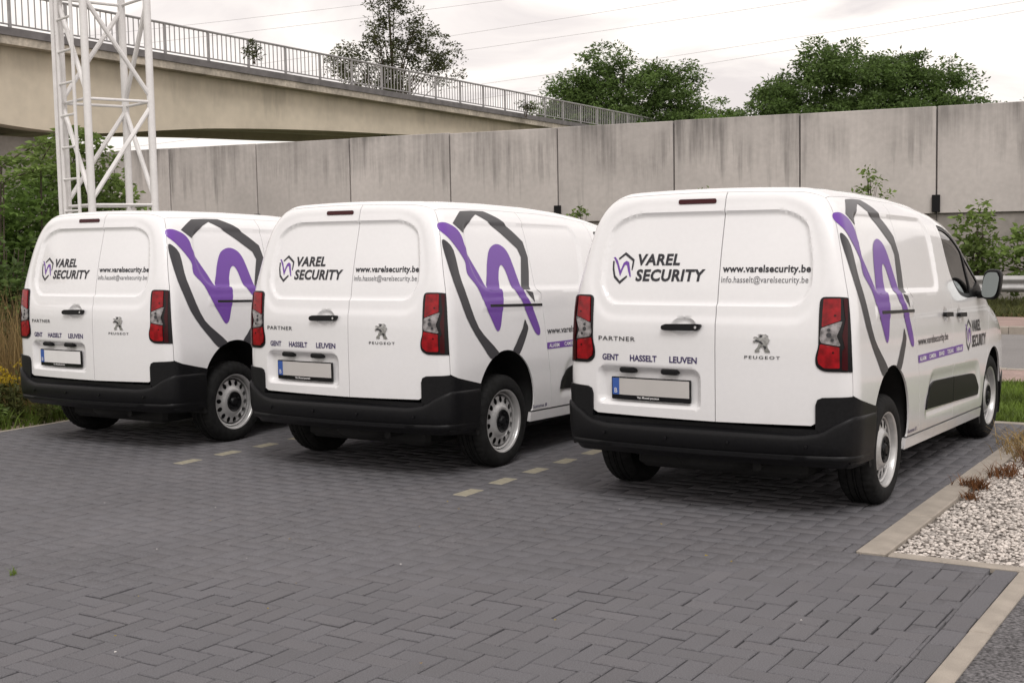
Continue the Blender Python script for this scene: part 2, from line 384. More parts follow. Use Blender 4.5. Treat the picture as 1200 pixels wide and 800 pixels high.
# ---- sheet-metal reliefs
SPLIT = .105
left_blank = rounded([(SPLIT - .004, 1.772), (-.50, 1.757), (-.645, 1.69), (-.69, 1.45), (-.69, 1.30), (-.62, 1.205), (SPLIT - .004, 1.205)], [.0, .16, .10, .1, .08, .10, .0])
right_blank = rounded([(SPLIT + .004, 1.772), (SPLIT + .004, 1.205), (.60, 1.208), (.668, 1.30), (.668, 1.45), (.62, 1.69), (.52, 1.755)], [.0, .0, .10, .08, .1, .10, .12])
blank = rounded([(.50, 1.757), (-.50, 1.757), (-.645, 1.69), (-.69, 1.45), (-.69, 1.30), (-.62, 1.205), (.60, 1.206), (.672, 1.30), (.672, 1.45), (.625, 1.69)], [.12, .16, .10, .1, .08, .1, .1, .08, .1, .1])
SR.relief(blank, .018, .020)
SR.relief(rounded([(.48, 1.845), (-.50, 1.845), (-.70, 1.765), (-.775, 1.5), (-.785, 1.31), (-.68, 1.10), (.66, 1.10), (.755, 1.31), (.745, 1.5), (.66, 1.765)], [.15, .2, .15, .1, .15, .18, .18, .15, .1, .15]), .009, .05)
SR.relief(rounded([(-.70, .838), (.008, .838), (.008, .597), (-.70, .597)], [.07, .07, .05, .05]), .040, .034)
hx, hz = -.105, 1.084
SR.relief(smoothpoly([(hx + .085 * math.cos(t), hz + .056 * math.sin(t)) for t in np.linspace(0, 2 * math.pi, 14, endpoint=False)], 2), .020, .022)
side_blank = rounded([(.44, 1.755), (1.98, 1.768), (2.05, 1.62), (1.965, 1.255), (.50, 1.268), (.40, 1.45)], [.12, .08, .08, .12, .10, .12])
SS.relief(side_blank, .015, .030)
SS.relief(rounded([(.475, 1.125), (1.262, 1.125), (1.262, 1.212), (.475, 1.212)], .012), -.004, .006)
SS.relief(rounded([(1.46, .43), (3.12, .43), (3.02, .745), (1.62, .76)], .12), .012, .07)
for vc, zc in ((2.06, 1.10), (2.45, 1.088)):
    SS.relief(smoothpoly([(vc + .055 * math.cos(t), zc + .048 * math.sin(t)) for t in np.linspace(0, 2 * math.pi, 12, endpoint=False)], 2), .016, .02)

# ---- outlines
REARWIN = None
def arch(vc, zc, r, a0, a1, n=26): return [(vc + r * math.cos(R(a)), zc + r * math.sin(R(a))) for a in np.linspace(a0, a1, n)]
SLIDE = [(1.385, .375), (1.36, .62), (1.32, .85), (1.292, 1.10), (1.29, 1.235), (1.24, 1.262), (1.245, 1.5), (1.262, 1.75), (1.266, side_top(1.266))]
DOORSEAM = [(2.25, .375), (2.25, 1.2), (2.262, 1.5), (2.275, side_top(2.275))]
quarter = [(rear_edge(z)[1], z) for z in np.linspace(.715, ZCOR, 40)] + [(v, side_top(v)) for v in np.linspace(VCOR, 1.266, 22)[1:]] + SLIDE[::-1][1:] + \
          [(1.372, .375), (1.095, .375)] + arch(.753, .47, .372, -12, 154) + [(.41, .632), (.3, .655), (.16, .685)]
slide = SLIDE + [(v, side_top(v)) for v in np.linspace(1.266, 2.275, 16)[1:]] + DOORSEAM[::-1][1:]
ARCHF = arch(3.535, .43, .374, 188, 20)
FS = [(3.150, .375)] + ARCHF[1:6] + [(3.30, .80), (3.36, 1.0), (3.42, 1.15), (3.46, side_top(3.46))]
fdoor = DOORSEAM + [(v, side_top(v)) for v in np.linspace(2.275, 3.46, 22)[1:]] + [(3.42, 1.15), (3.36, 1.0), (3.30, .80)] + ARCHF[1:6][::-1] + [(3.150, .375)]
fz = .40
fender = [(3.30, .80)] + [(3.36, 1.0), (3.42, 1.15), (3.46, side_top(3.46))] + [(v, side_top(v)) for v in np.linspace(3.46, 4.2, 14)[1:]]
ftop = front_edge(.86)
fender = fender[:-2] + [(front_edge(z)[1], z) for z in np.linspace(.93, .62, 8)] + [(3.905, .5)] + ARCHF[6:][::-1]
window = rounded([(2.345, 1.722), (2.56, 1.715), (2.74, 1.645), (2.96, 1.49), (3.27, 1.262), (3.22, 1.205), (2.70, 1.200), (2.50, 1.228), (2.37, 1.32), (2.325, 1.48)], [.035, .08, .08, .05, .02, .03, .12, .10, .10, .1])
sill = [(1.092, .368), (3.152, .368), (3.165, .295), (1.085, .295)]
ldoor = [(SPLIT, .535), (SPLIT, rear_top(SPLIT))] + [(u, rear_top(u)) for u in np.linspace(SPLIT, -rear_edge(ZCOR)[0], 30)[1:]] + [(-rear_edge(z)[0], z) for z in np.linspace(ZCOR, .66, 40)[1:]] + [(-.735, .66), (-.735, .56), (-.70, .54)]
rdoor = [(SPLIT, rear_top(SPLIT)), (SPLIT, .535), (.68, .54), (.715, .56), (.715, .66)] + [(rear_edge(z)[0], z) for z in np.linspace(.66, ZCOR, 40)] + [(u, rear_top(u)) for u in np.linspace(rear_edge(ZCOR)[0], SPLIT, 20)[1:-1]]
def top_u(v): return float(Wd(v, side_top(v)))
vroof = lambda u: float(REAR(u, rear_top(u)))
ur = rear_edge(ZCOR)[0]
wind = rounded([(2.80, -.60), (2.80, .60), (3.44, .70), (3.44, -.70)], .05)
roof = [(vroof(u), u) for u in np.linspace(-ur, ur, 40)] + [(v, top_u(v)) for v in np.linspace(VCOR, 3.46, 50)[1:]] + [(v, -top_u(v)) for v in np.linspace(3.46, VCOR, 50)[:-1]]
hv = 4.14
hood = [(3.463, -top_u(3.463)), (3.463, top_u(3.463))] + [(v, top_u(v)) for v in np.linspace(3.5, hv, 12)] + [(4.22, .45), (4.25, 0), (4.22, -.45)] + [(v, -top_u(v)) for v in np.linspace(hv, 3.5, 12)]
nose = [(-front_edge(z)[0], z) for z in np.linspace(.93, .64, 8)] + [(front_edge(z)[0], z) for z in np.linspace(.64, .93, 8)] + [(.45, 1.0), (0, 1.02), (-.45, 1.0)]
fbump = [(-front_edge(z)[0], z) for z in np.linspace(.64, .22, 12)] + [(front_edge(z)[0], z) for z in np.linspace(.22, .64, 12)]
fbump_side = [(front_edge(z)[1], z) for z in np.linspace(.24, .615, 10)] + [(3.90, .5), (3.907, .40), (3.90, .24)]

# ---- lettering mapped onto the sheet metal
def text_mesh(name, body, box, surf, bold=0., shear=0., off=.0025, spacing=1., stretch=True):
    """box = (left, right, bottom, top) in the surface's own 2-d coordinates"""
    c = bpy.data.curves.new(name, 'FONT'); c.body = body; c.offset = bold; c.shear = shear; c.space_character = spacing; c.resolution_u = 3
    o = bpy.data.objects.new(name, c); COL.objects.link(o); dg = bpy.context.evaluated_depsgraph_get(); dg.update()
    me = bpy.data.meshes.new_from_object(o.evaluated_get(dg)); bpy.data.objects.remove(o); bpy.data.curves.remove(c)
    co = np.zeros(len(me.vertices) * 3); me.vertices.foreach_get('co', co); co = co.reshape(-1, 3)[:, :2]; lo, hi = co.min(0), co.max(0)
    t = (co - lo) / (hi - lo); P = np.stack([box[0] + t[:, 0] * (box[1] - box[0]), box[2] + t[:, 1] * (box[3] - box[2])], 1)
    q, n = surf.map(P, off); me.vertices.foreach_set('co', q.astype(np.float32).ravel()); me.update(); me.name = name; return me
def shape(name, poly, surf, m, parent, off=.0025, h=.015, flange=0., smooth=True, nodepth=False):
    return surf.panel(poly, h=h, off=off, flange=flange, gap=0, cons=False, nodepth=nodepth).build(name, m, parent, smooth=smooth)

def stroke(pts, w):
    """outline of a variable-width stroke; pts [(x, y)], w widths"""
    P = smoothopen(np.array(pts, float), 5); ww = np.interp(np.linspace(0, 1, len(P)), np.linspace(0, 1, len(w)), w)
    d = np.gradient(P, axis=0); d /= np.linalg.norm(d, axis=1)[:, None]; n = np.stack([-d[:, 1], d[:, 0]], 1)
    return np.concatenate([P + n * ww[:, None] / 2, (P - n * ww[:, None] / 2)[::-1]])
def smoothopen(P, n):
    out = []
    for i in range(len(P) - 1):
        a, b, c, d = P[max(i - 1, 0)], P[i], P[i + 1], P[min(i + 2, len(P) - 1)]
        for k in range(n): t = k / n; out.append(.5 * ((2 * b) + (c - a) * t + (2 * a - 5 * b + 4 * c - d) * t * t + (3 * b - a - 3 * c + d) * t ** 3))
    out.append(P[-1]); return np.array(out)

def emblem(box, surf, parent, prefix='logo'):
    """the shield with the purple letter, small version"""
    L, Rr, B, T = box
    f = lambda p: [(L + x * (Rr - L), B + y * (T - B)) for x, y in p]
    shape(prefix + '_shield_arc', f([(.27, .80), (.58, .99), (1.0, .76), (.98, .56), (.94, .42), (.90, .44), (.91, .57), (.92, .71), (.57, .90), (.30, .75)]), surf, 'ink', parent, smooth=False)
    shape(prefix + '_shield_arc', f([(.02, .72), (.09, .72), (.10, .50), (.18, .27), (.40, .10), (.70, .27), (.73, .22), (.41, .0), (.12, .20), (.03, .46)]), surf, 'ink', parent, smooth=False)
    shape(prefix + '_letter', f([(.03, .83), (.12, .84), (.24, .72), (.36, .50), (.40, .42), (.52, .66), (.64, .72), (.76, .68), (.82, .50), (.90, .22), (.84, .23), (.74, .42), (.68, .58), (.60, .60), (.52, .50), (.40, .24), (.33, .38), (.22, .60), (.10, .76)]), surf, 'purple', parent, smooth=False)

def make_wheel(parent, name='wheel'):
    w = bpy.data.objects.new(name, None); COL.objects.link(w); w.parent = parent
    rt = .330
    prof = [(.214, -.012), (.222, .0), (.235, .009), (.262, .013), (.290, .010), (.308, .001), (.320, -.012), (.3275, -.026)]
    z = -.026
    grooves = [(-.052, -.060), (-.088, -.096), (-.104, -.112), (-.140, -.148)]
    for a, b in grooves: prof += [(rt - .0005, a), (rt - .008, a - .0005), (rt - .008, b + .0005), (rt, b)]
    prof += [(.3275, -.174), (.320, -.188), (.300, -.206), (.262, -.212), (.225, -.200), (.214, -.188)]
    cut = lambda k, j: (-.005 if (k % 3 == 0 and (6 <= j <= 8 or 23 <= j <= 25)) else 0.) - (.0025 if (k % 3 == 1 and 11 <= j <= 12) else 0)
    MB().lathe(prof, 132, mod=cut).build('tyre', 'rubber', w, smooth=True, angle=28)
    pr = table([(0, -.032), (.052, -.032), (.060, -.013), (.088, -.006), (.106, -.010), (.1245, -.028), (.1765, -.036), (.1785, -.080), (.1865, -.080), (.1885, -.034), (.1985, -.028), (.2005, -.052), (.2055, -.052), (.2075, -.010), (.2145, .002), (.224, .004)], .0008)
    circ = lambda r, n, cx=0, cy=0: np.array([(cx + r * math.cos(t), cy + r * math.sin(t)) for t in np.linspace(0, 2 * math.pi, n, endpoint=False)])
    holes = []
    for k in range(14):
        t = 2 * math.pi * k / 14; e = []
        for s in np.linspace(0, 2 * math.pi, 14, endpoint=False):
            rr, tt = .1530 + .0235 * math.cos(s), .0185 * math.sin(s); e.append((rr * math.cos(t) - tt * math.sin(t), rr * math.sin(t) + tt * math.cos(t)))
        holes.append(e)
    P, F = triangulate(circ(.2255, 90), [np.array(h_) for h_ in holes], [circ(r, 72) for r in (.052, .058, .0885, .107, .1255, .1760, .1792, .1858, .1892, .198, .2012, .2048, .2083, .2125, .2165)], .014)
    V = np.stack([pr(np.hypot(P[:, 0], P[:, 1])), P[:, 0], P[:, 1]], 1)
    t = np.cross(V[F[:, 1]] - V[F[:, 0]], V[F[:, 2]] - V[F[:, 0]]); fl = t[:, 0] < 0; F[fl] = F[fl][:, ::-1]
    rim = MBx([tuple(x) for x in V], [tuple(x) for x in F]).build('rim', 'steel', w, smooth=True, angle=50)
    MB().lathe([(.0005, -.075), (.2, -.075), (.226, -.01), (.226, -.17), (.21, -.19)], 40).build('brake_drum', 'dark', w, smooth=True)
    hub = MB().lathe([(.0005, .004), (.026, .003), (.033, -.004), (.038, -.012), (.068, -.008), (.078, -.001), (.084, -.010)], 30).build('hub_cap', 'plastic', w, smooth=True)
    for k in range(5):
        t = 2 * math.pi * k / 5 + .3
        if k == 0: bm_ = MB().lathe([(.0003, .0), (.009, -.001), (.010, -.012)], 6).mesh('wheel_bolt')
        obj('wheel_bolt', bm_, 'plastic', hub, loc=(0, .052 * math.cos(t), .052 * math.sin(t)))
    return w

def make_van():
    van = thing('panel_van', '', 'van')
    P = lambda surf, name, outer, m, parent=van, **k: surf.panel(outer, **k).build(name, m, parent, smooth=True, angle=40)
    def both(o, name=None):
        me = mirror_mesh(o.data); p = obj(name or o.name.split('.')[0], me, None, o.parent if o.parent == van else None); return p
    # --- rear doors
    dl = P(SR, 'rear_door', ldoor, 'paint', h=.0135); dr = P(SR, 'rear_door', rdoor, 'paint', h=.0135)
    # --- side panels, both sides
    q = P(SS, 'quarter_panel', quarter, 'paint', h=.018, flange=.012); ql = both(q)
    s = P(SS, 'sliding_door', slide, 'paint', h=.018); sl = both(s)
    d = P(SS, 'front_door', fdoor, 'paint', holes=[window], h=.022); dlf = both(d)
    f = P(SS, 'front_fender', fender, 'paint', h=.025, flange=.012); both(f)
    si = P(SS, 'sill', sill, 'paint', h=.03, nodepth=True); both(si)
    P(ST, 'roof', roof, 'paint', holes=[wind], h=.035)
    P(ST, 'bonnet', hood, 'paint', h=.035)
    P(ST, 'windscreen', wind, 'glass', h=.05, off=-.004, flange=0)
    ns = P(SF, 'nose', nose, 'paint', h=.035); P(SF, 'front_bumper', fbump, 'plastic', h=.04, off=.01)
    fb = P(SS, 'front_bumper_side', fbump_side, 'plastic', h=.04, off=.008, nodepth=True); both(fb)
    gr = shape('grille', rounded([(-.42, .70), (.42, .70), (.38, .90), (-.38, .90)], .05), SF, 'gloss_black', ns, off=.006, h=.04)
    for sgn in (1, -1):
        shape('headlamp', rounded([(sgn * .45, .80), (sgn * .74, .78), (sgn * .76, .93), (sgn * .50, .95)], .03), SF, 'amber', ns, off=.008, h=.03)
    # --- windows with black surrounds, divider
    for side_, par in ((1, d), (-1, dlf)):
        def bb(mb, name, m):
            o = mb.build(name, m, par, smooth=True, angle=40)
            if side_ < 0: o.data = mirror_mesh(o.data)
            return o
        bb(SS.panel(window, h=.03, off=-.012, flange=0, gap=0, nodepth=True), 'window_glass', 'glass')
        bb(SS.panel(window, holes=[inset(densify(window, .03), .030)], h=.02, off=-.006, flange=.02, gap=0, nodepth=True), 'window_seal', 'plastic')
        bb(SS.panel([(2.845, 1.57), (2.875, 1.553), (2.875, 1.21), (2.84, 1.21)], h=.02, off=-.005, flange=.012, gap=0, nodepth=True), 'window_divider', 'plastic')
        bb(SS.panel([(2.86, 1.203), (3.215, 1.208), (3.262, 1.262), (3.17, 1.325), (3.02, 1.27), (2.86, 1.252)], h=.02, off=-.0035, flange=.012, gap=0, nodepth=True), 'mirror_sail', 'plastic')
        # handles
        bb(SS.panel(rounded([(2.350, 1.074), (2.548, 1.069), (2.548, 1.099), (2.350, 1.104)], .012), h=.012, off=.030, flange=.022, gap=0, nodepth=True), 'door_handle', 'plastic')
        # mirror
        mb = MB(); rows = []
        zc = 1.292 - RAKE * 2.75
        prof = [(-.065, .90), (-.055, .985), (-.02, 1.0), (.03, .95), (.06, .80), (.078, .50), (.084, .2)]
        nseg = 28; V = []; F = []
        for j, (dv_, sc) in enumerate(prof):
            for k in range(nseg):
                t = 2 * math.pi * k / nseg; cx = abs(math.cos(t)) ** .55 * math.copysign(1, math.cos(t)); cz = abs(math.sin(t)) ** .55 * math.copysign(1, math.sin(t))
                V.append((1.003 + .070 * cx * sc + (.012 * cz), 3.06 + dv_ + .10 * (-cx * .25), zc + .112 * cz * sc))
        for j in range(len(prof) - 1):
            for k in range(nseg): a = j * nseg + k; b_ = j * nseg + (k + 1) % nseg; F.append((a, b_, b_ + nseg, a + nseg))
        F.append(tuple(range(nseg * len(prof) - nseg, nseg * len(prof)))); F.append(tuple(range(nseg - 1, -1, -1)))
        mh = MB().add(V, F); mh.cbox((.925, 3.07, zc - .075), (.13, .10, .055), .02)
        mo = mh.build('side_mirror', 'plastic', van, smooth=True, angle=50)
        if side_ < 0: mo.data = mirror_mesh(mo.data)
        Vg = []
        for k in range(nseg):
            t = 2 * math.pi * k / nseg; cx = abs(math.cos(t)) ** .6 * math.copysign(1, math.cos(t)); cz = abs(math.sin(t)) ** .6 * math.copysign(1, math.sin(t))
            Vg.append((1.003 + .056 * cx + .012 * cz, 3.06 - .090 - .006 * cx + .016 * cz, zc + .092 * cz))
        go = MB().add(Vg, [tuple(range(nseg))]).build('mirror_glass', 'mirror', mo)
        if side_ < 0: go.data = mirror_mesh(go.data)
    for par, sgn in ((s, 1), (sl, -1)):
        o = SS.panel(rounded([(1.962, 1.088), (2.158, 1.083), (2.158, 1.113), (1.962, 1.118)], .012), h=.012, off=.030, flange=.022, gap=0, nodepth=True).build('door_handle', 'plastic', par, smooth=True)
        if sgn < 0: o.data = mirror_mesh(o.data)
    # --- slide rail, rub strips
    for par, sgn in ((q, 1), (ql, -1)):
        o = SS.panel(rounded([(.575, 1.152), (1.283, 1.142), (1.283, 1.160), (.575, 1.171)], .006), h=.02, off=.003, flange=.01, gap=0).build('slide_rail', 'gloss_black', par, smooth=True)
        if sgn < 0: o.data = mirror_mesh(o.data)
    rub = rounded([(1.505, .505), (1.525, .58), (1.62, .650), (1.72, .676), (2.246, .664), (2.246, .490)], [.01, .03, .03, .04, .004, .004])
    rub2 = rounded([(2.254, .664), (2.80, .648), (2.90, .632), (3.03, .53), (3.01, .476), (2.254, .490)], [.004, .05, .04, .03, .03, .004])
    for poly, prt, prtl in ((rub, s, sl), (rub2, d, dlf)):
        for par, sgn in ((prt, 1), (prtl, -1)):
            o = SS.panel(poly, h=.02, off=.012, flange=.018, gap=0).build('rub_strip', 'plastic', par, smooth=True, angle=40)
            if sgn < 0: o.data = mirror_mesh(o.data)
    # --- rear bumper: corner blocks, side wings, and the lower bar lofted round the tail
    bump = bpy.data.objects.new('rear_bumper', None); COL.objects.link(bump); bump.parent = van
    path = [('r', u) for u in np.linspace(-.80, .80, 41)]
    ru, rv = rear_edge(.5)
    side_s = [('s', v) for v in np.linspace(rv, .395, 12)]
    left_s = [('l', v) for v in np.linspace(.395, rv, 12)]
    corner_r = [('r', u) for u in np.linspace(.82, ru, 5)[:-1]]; corner_l = [('r', -u) for u in np.linspace(ru, .82, 5)[1:]]
    path = left_s + corner_l + path + corner_r + side_s
    V = []; m = None
    def ze(kind, x):   # height of the upper edge of the bar
        a = abs(x) if kind == 'r' else .92
        return float(np.interp(a, [0, .62, .74, .80, .87, .92], [.487, .484, .505, .548, .590, .600]))
    for kind, x in path:
        e = ze(kind, x); g = float(np.interp(abs(x), [0, .6, .86], [1, .95, .62])) if kind == 'r' else float(np.interp(x, [rv, .395], [.55, .30]))
        prof = [(.300, -.06), (.335, -.012), (.342, .024), (.350, .036), (.372, .038), (.378, .031), (.386, .039), (.43, .048), (e - .022, .050), (e - .006, .047), (e, .040), (e + .004, .022), (e + .012, -.03)]
        P2 = np.array([(x, z_) for z_, o_ in prof]); off = np.array([o_ * g + (0 if kind != 'r' else .0) for z_, o_ in prof])
        sf = SR if kind == 'r' else SS; p, n = sf.map(P2, 0, True)
        hor = n.copy(); hor[:, 2] = 0; hor /= np.linalg.norm(hor, axis=1)[:, None]; p = p + hor * off[:, None]
        if kind == 'l': p[:, 0] *= -1
        V += [tuple(a) for a in p]; m = len(prof)
    F = [(i * m + j, (i + 1) * m + j, (i + 1) * m + j + 1, i * m + j + 1) for i in range(len(path) - 1) for j in range(m - 1)]
    bar = MB().add(V, F).build('bumper_bar', 'plastic', bump, smooth=True, angle=50)
    blockR = [(.705, .50), (rear_edge(.5)[0], .50)] + [(rear_edge(z)[0], z) for z in np.linspace(.5, .712, 6)[1:]] + [(.74, .702), (.715, .69), (.705, .66)]
    blockL = [(-x - .022 if x < .8 else -x, z) for x, z in blockR][::-1]
    for bk in (blockR, blockL): SR.panel(bk, h=.02, off=.013, flange=.03, gap=0, nodepth=True).build('bumper_corner', 'plastic', bump, smooth=True, angle=40)
    wing = [(rear_edge(z)[1], z) for z in np.linspace(.33, .712, 12)] + [(.16, .684), (.3, .653), (.412, .630), (.392, .56), (.381, .47), (.385, .40), (.40, .33)]
    wo_ = SS.panel(wing, h=.02, off=.013, flange=.03, gap=0, nodepth=True).build('bumper_wing', 'plastic', bump, smooth=True, angle=40)
    obj('bumper_wing', mirror_mesh(wo_.data), None, bump)
    for u in (-.62, -.2, .2, .66):
        p, n = SR.map([(u, .43)], .056, True); MB().lathe([(.0005, .0025), (.009, .002), (.0105, -.006)], 14).build('parking_sensor', 'gloss_black', bump, smooth=True).matrix_local = Matrix.Translation(Vector(p[0])) @ Matrix.Rotation(R(-90), 4, 'Z')
    # shelf between the doors and the bar, and a tow eye below
    MB().box((0, .055, .515), (1.42, .07, .03)).build('bumper_shelf', 'plastic', bump)
    # --- tail lamps
    lamp = rounded([(.724, 1.262), (rear_edge(1.26)[0] - .002, 1.262), (rear_edge(1.06)[0] - .002, 1.06), (rear_edge(.85)[0] - .002, .848), (.748, .848), (.706, .875), (.702, .93), (.720, .985), (.720, 1.2)], [.035, .004, .0, .006, .04, .03, .03, .03, .02])
    LU = lambda x: .722 + (x - 135) / 165 * (.868 - .722); LZ = lambda y: 1.262 - (y - 97) / 483 * .414
    lp = lambda pts: [(LU(x), LZ(y)) for x, y in pts]
    segs = [('stop_lens', 'red', [(158, 112), (252, 108), (258, 249), (152, 292)]), ('reverse_lens', 'clear', [(148, 300), (250, 258), (268, 254), (256, 300), (240, 348), (260, 408), (252, 412), (150, 394), (141, 366)]),
            ('indicator_lens', 'red', [(144, 402), (255, 420), (258, 556), (172, 558), (134, 530), (128, 490)]), ('outer_strip', 'dkred', [(266, 108), (296, 108), (302, 570), (268, 565), (270, 440), (284, 424), (268, 350), (284, 245)])]
    for sgn in (1, -1):
        lo_ = SR.panel(lamp, h=.015, off=.006, flange=.012, gap=0, nodepth=True).build('tail_lamp', 'gloss_black', van, smooth=True, angle=40)
        if sgn < 0: lo_.data = mirror_mesh(lo_.data)
        for nm, mm, pts in segs:
            o = SR.panel(rounded(lp(pts), .008), h=.012, off=.013, flange=.008, gap=0, nodepth=True).build(nm, mm, lo_, smooth=True, angle=40)
            if sgn < 0: o.data = mirror_mesh(o.data)
        for (x, y) in ((228, 218), (222, 455)):
            o = SR.panel([(LU(x) + .006 * math.cos(t), LZ(y) + .006 * math.sin(t)) for t in np.linspace(0, 6.28, 12, endpoint=False)], h=.01, off=.0145, flange=0, gap=0, nodepth=True).build('bulb', 'dkred', lo_, smooth=True)
            if sgn < 0: o.data = mirror_mesh(o.data)
        for (x, y, a) in ((196, 342, .013), (196, 310, .009), (216, 375, .009)):
            o = SR.panel([(LU(x) + a * math.cos(t), LZ(y) + a * math.sin(t)) for t in np.linspace(0, 6.28, 12, endpoint=False)], h=.01, off=.0145, flange=0, gap=0, nodepth=True).build('bulb', 'badge', lo_, smooth=True)
            if sgn < 0: o.data = mirror_mesh(o.data)
    # --- high brake light, handle, plate, badges on the rear doors
    shape('high_brake_light', rounded([(-.208, 1.802), (.042, 1.802), (.042, 1.829), (-.208, 1.829)], .012), SR, 'dkred', dl, off=.006, h=.015, flange=.01)
    SRh = rounded([(-.24, 1.064), (-.22, 1.058), (-.03, 1.060), (.0, 1.064), (.018, 1.090), (.012, 1.098), (-.03, 1.099), (-.21, 1.095), (-.24, 1.085)], .01)
    hd = SR.panel(SRh, h=.01, off=.028, flange=.022, gap=0, nodepth=True).build('door_handle', 'plastic', dl, smooth=True, angle=40)
    shape('lock_cylinder', [(-.016 + .008 * math.cos(t), 1.079 + .008 * math.sin(t)) for t in np.linspace(0, 6.28, 10, endpoint=False)], SR, 'chrome', dl, off=.031, h=.01, nodepth=True)
    pu = (-.604, -.064); pz = (.632, .768)
    pl = SR.panel(rounded([(pu[0], pz[0]), (pu[1], pz[0]), (pu[1], pz[1]), (pu[0], pz[1])], .008), h=.03, off=-.012, flange=.012, gap=0, nodepth=True).build('number_plate', 'gloss_black', dl, smooth=True)
    shape('plate_face', [(-.596, .661), (-.072, .661), (-.072, .761), (-.596, .761)], SR, 'plate', pl, off=-.0095, h=.05, nodepth=True)
    shape('country_band', [(-.596, .661), (-.548, .661), (-.548, .761), (-.596, .761)], SR, 'eu', pl, off=-.008, h=.05, nodepth=True)
    nd = Surf(SR.start)
    obj('country_letter', text_mesh('country_letter', 'B', (-.581, -.562, .672, .700), nd, off=-.0066), 'white_vinyl', pl)
    obj('frame_lettering', text_mesh('frame_lettering', 'Van Mossel peugeot', (-.425, -.275, .639, .655), nd, bold=.02, off=-.0105), 'white_vinyl', pl)
    for u in (-.484, -.200):
        MBx([], []).cbox((u + .026, -.004 + .095 * (u / .9) ** 2, .822), (.108, .05, .034), .008).build('plate_light', 'plastic', dl)
    # --- badges and lettering on the doors
    T = lambda name, body, box, m, par, sf=SR, **k: obj(name, text_mesh(name, body, box, sf, **k), m, par)
    T('model_badge', 'PARTNER', (-.686, -.427, .987, 1.013), 'badge', dl, bold=.01, spacing=1.15, off=.004)
    for w_, a, b in (('GENT', -.660, -.543), ('HASSELT', -.464, -.281), ('LEUVEN', -.196, -.016)):
        T('town_lettering', w_, (a, b, .868, .906), 'navy', dl, bold=.028, shear=.02)
    T('company_lettering', 'VAREL', (-.452, -.164, 1.444, 1.514), 'ink', dl, bold=.038, shear=.13, spacing=1.08)
    T('company_lettering', 'SECURITY', (-.459, .008, 1.349, 1.422), 'ink', dl, bold=.038, shear=.13, spacing=1.08)
    emblem((-.632, -.476, 1.332, 1.528), SR, dl)
    T('web_lettering', 'www.varelsecurity.be', (.124, .657, 1.390, 1.446), 'ink', dr, bold=.030, spacing=1.06)
    T('mail_lettering', 'info.hasselt@varelsecurity.be', (.120, .646, 1.332, 1.382), 'thin_ink', dr, bold=.004, spacing=1.05)
    T('brand_lettering', 'PEUGEOT', (.290, .502, .909, .927), 'badge', dr, bold=.012, spacing=1.3, off=.004)
    lion = [[(.02, .62), (.22, .70), (.30, .80), (.36, .90), (.30, .97), (.44, .99), (.60, .97), (.74, .99), (.88, .90), (.90, .76), (.98, .66), (.92, .52), (.84, .40), (.86, .26), (.98, .08), (1.0, .0), (.72, .0), (.70, .06), (.62, .24), (.50, .30), (.38, .16), (.40, .02), (.14, .0), (.12, .10), (.28, .26), (.34, .42), (.48, .56), (.34, .60), (.22, .56), (.04, .50)],
            [(.06, .84), (.20, .86), (.34, .74), (.44, .66), (.36, .64), (.22, .74), (.06, .76)]]
    for k_, pg in enumerate(lion):
        SR.panel([(.340 + x * .104, .948 + y * .104) for x, y in pg], h=.012, off=.006, flange=.006, gap=0, nodepth=False).build('lion_emblem', 'chrome', dr, smooth=True)
    for pg in ([(.40, .94), (.58, .92), (.52, .80), (.40, .78)], [(.20, .68), (.46, .60), (.62, .46), (.50, .42), (.36, .54), (.10, .58)], [(.58, .36), (.74, .34), (.80, .20), (.70, .16)]):
        shape('lion_shading', [(.340 + x * .104, .948 + y * .104) for x, y in pg], SR, 'badge', dr, off=.008)
    # --- side graphics
    G = lambda nm, pts, m, sm=3: shape(nm, smoothpoly(pts, sm) if sm else pts, SS, m, q)
    G('graphic_shield_piece', [(.345, 1.732), (.52, 1.848), (.67, 1.862), (.82, 1.862), (.955, 1.79), (1.08, 1.705), (1.205, 1.619), (1.228, 1.505), (1.20, 1.40), (1.146, 1.266), (1.037, 1.268), (1.09, 1.40), (1.132, 1.504), (1.105, 1.566), (.898, 1.695), (.69, 1.820), (.60, 1.775), (.43, 1.665)], 'grey_vinyl', 0)
    G('graphic_shield_piece', [(1.076, 1.262), (1.172, 1.246), (1.176, 1.172), (1.13, 1.215)], 'grey_vinyl', 0)
    G('graphic_letter_stroke', [(.157, 1.730), (.190, 1.746), (.27, 1.735), (.355, 1.700), (.40, 1.645), (.412, 1.577), (.457, 1.490), (.529, 1.380), (.585, 1.290), (.66, 1.276), (.762, 1.272), (.745, 1.17), (.714, 1.075), (.690, 1.01), (.660, .982), (.630, .995), (.582, 1.066), (.516, 1.165), (.456, 1.290), (.375, 1.375), (.368, 1.42), (.368, 1.478), (.289, 1.583), (.18, 1.690)], 'purple', 3)
    G('graphic_letter_arch', [(.590, 1.277), (.630, 1.39), (.668, 1.475), (.730, 1.56), (.828, 1.597), (.915, 1.578), (.968, 1.525), (1.004, 1.422), (1.050, 1.262), (1.136, 1.144), (1.190, 1.05), (1.228, .972), (1.215, .930), (1.158, .950), (1.076, 1.058), (.989, 1.198), (.915, 1.290), (.880, 1.405), (.845, 1.447), (.803, 1.425), (.765, 1.35), (.737, 1.275)], 'purple', 3)
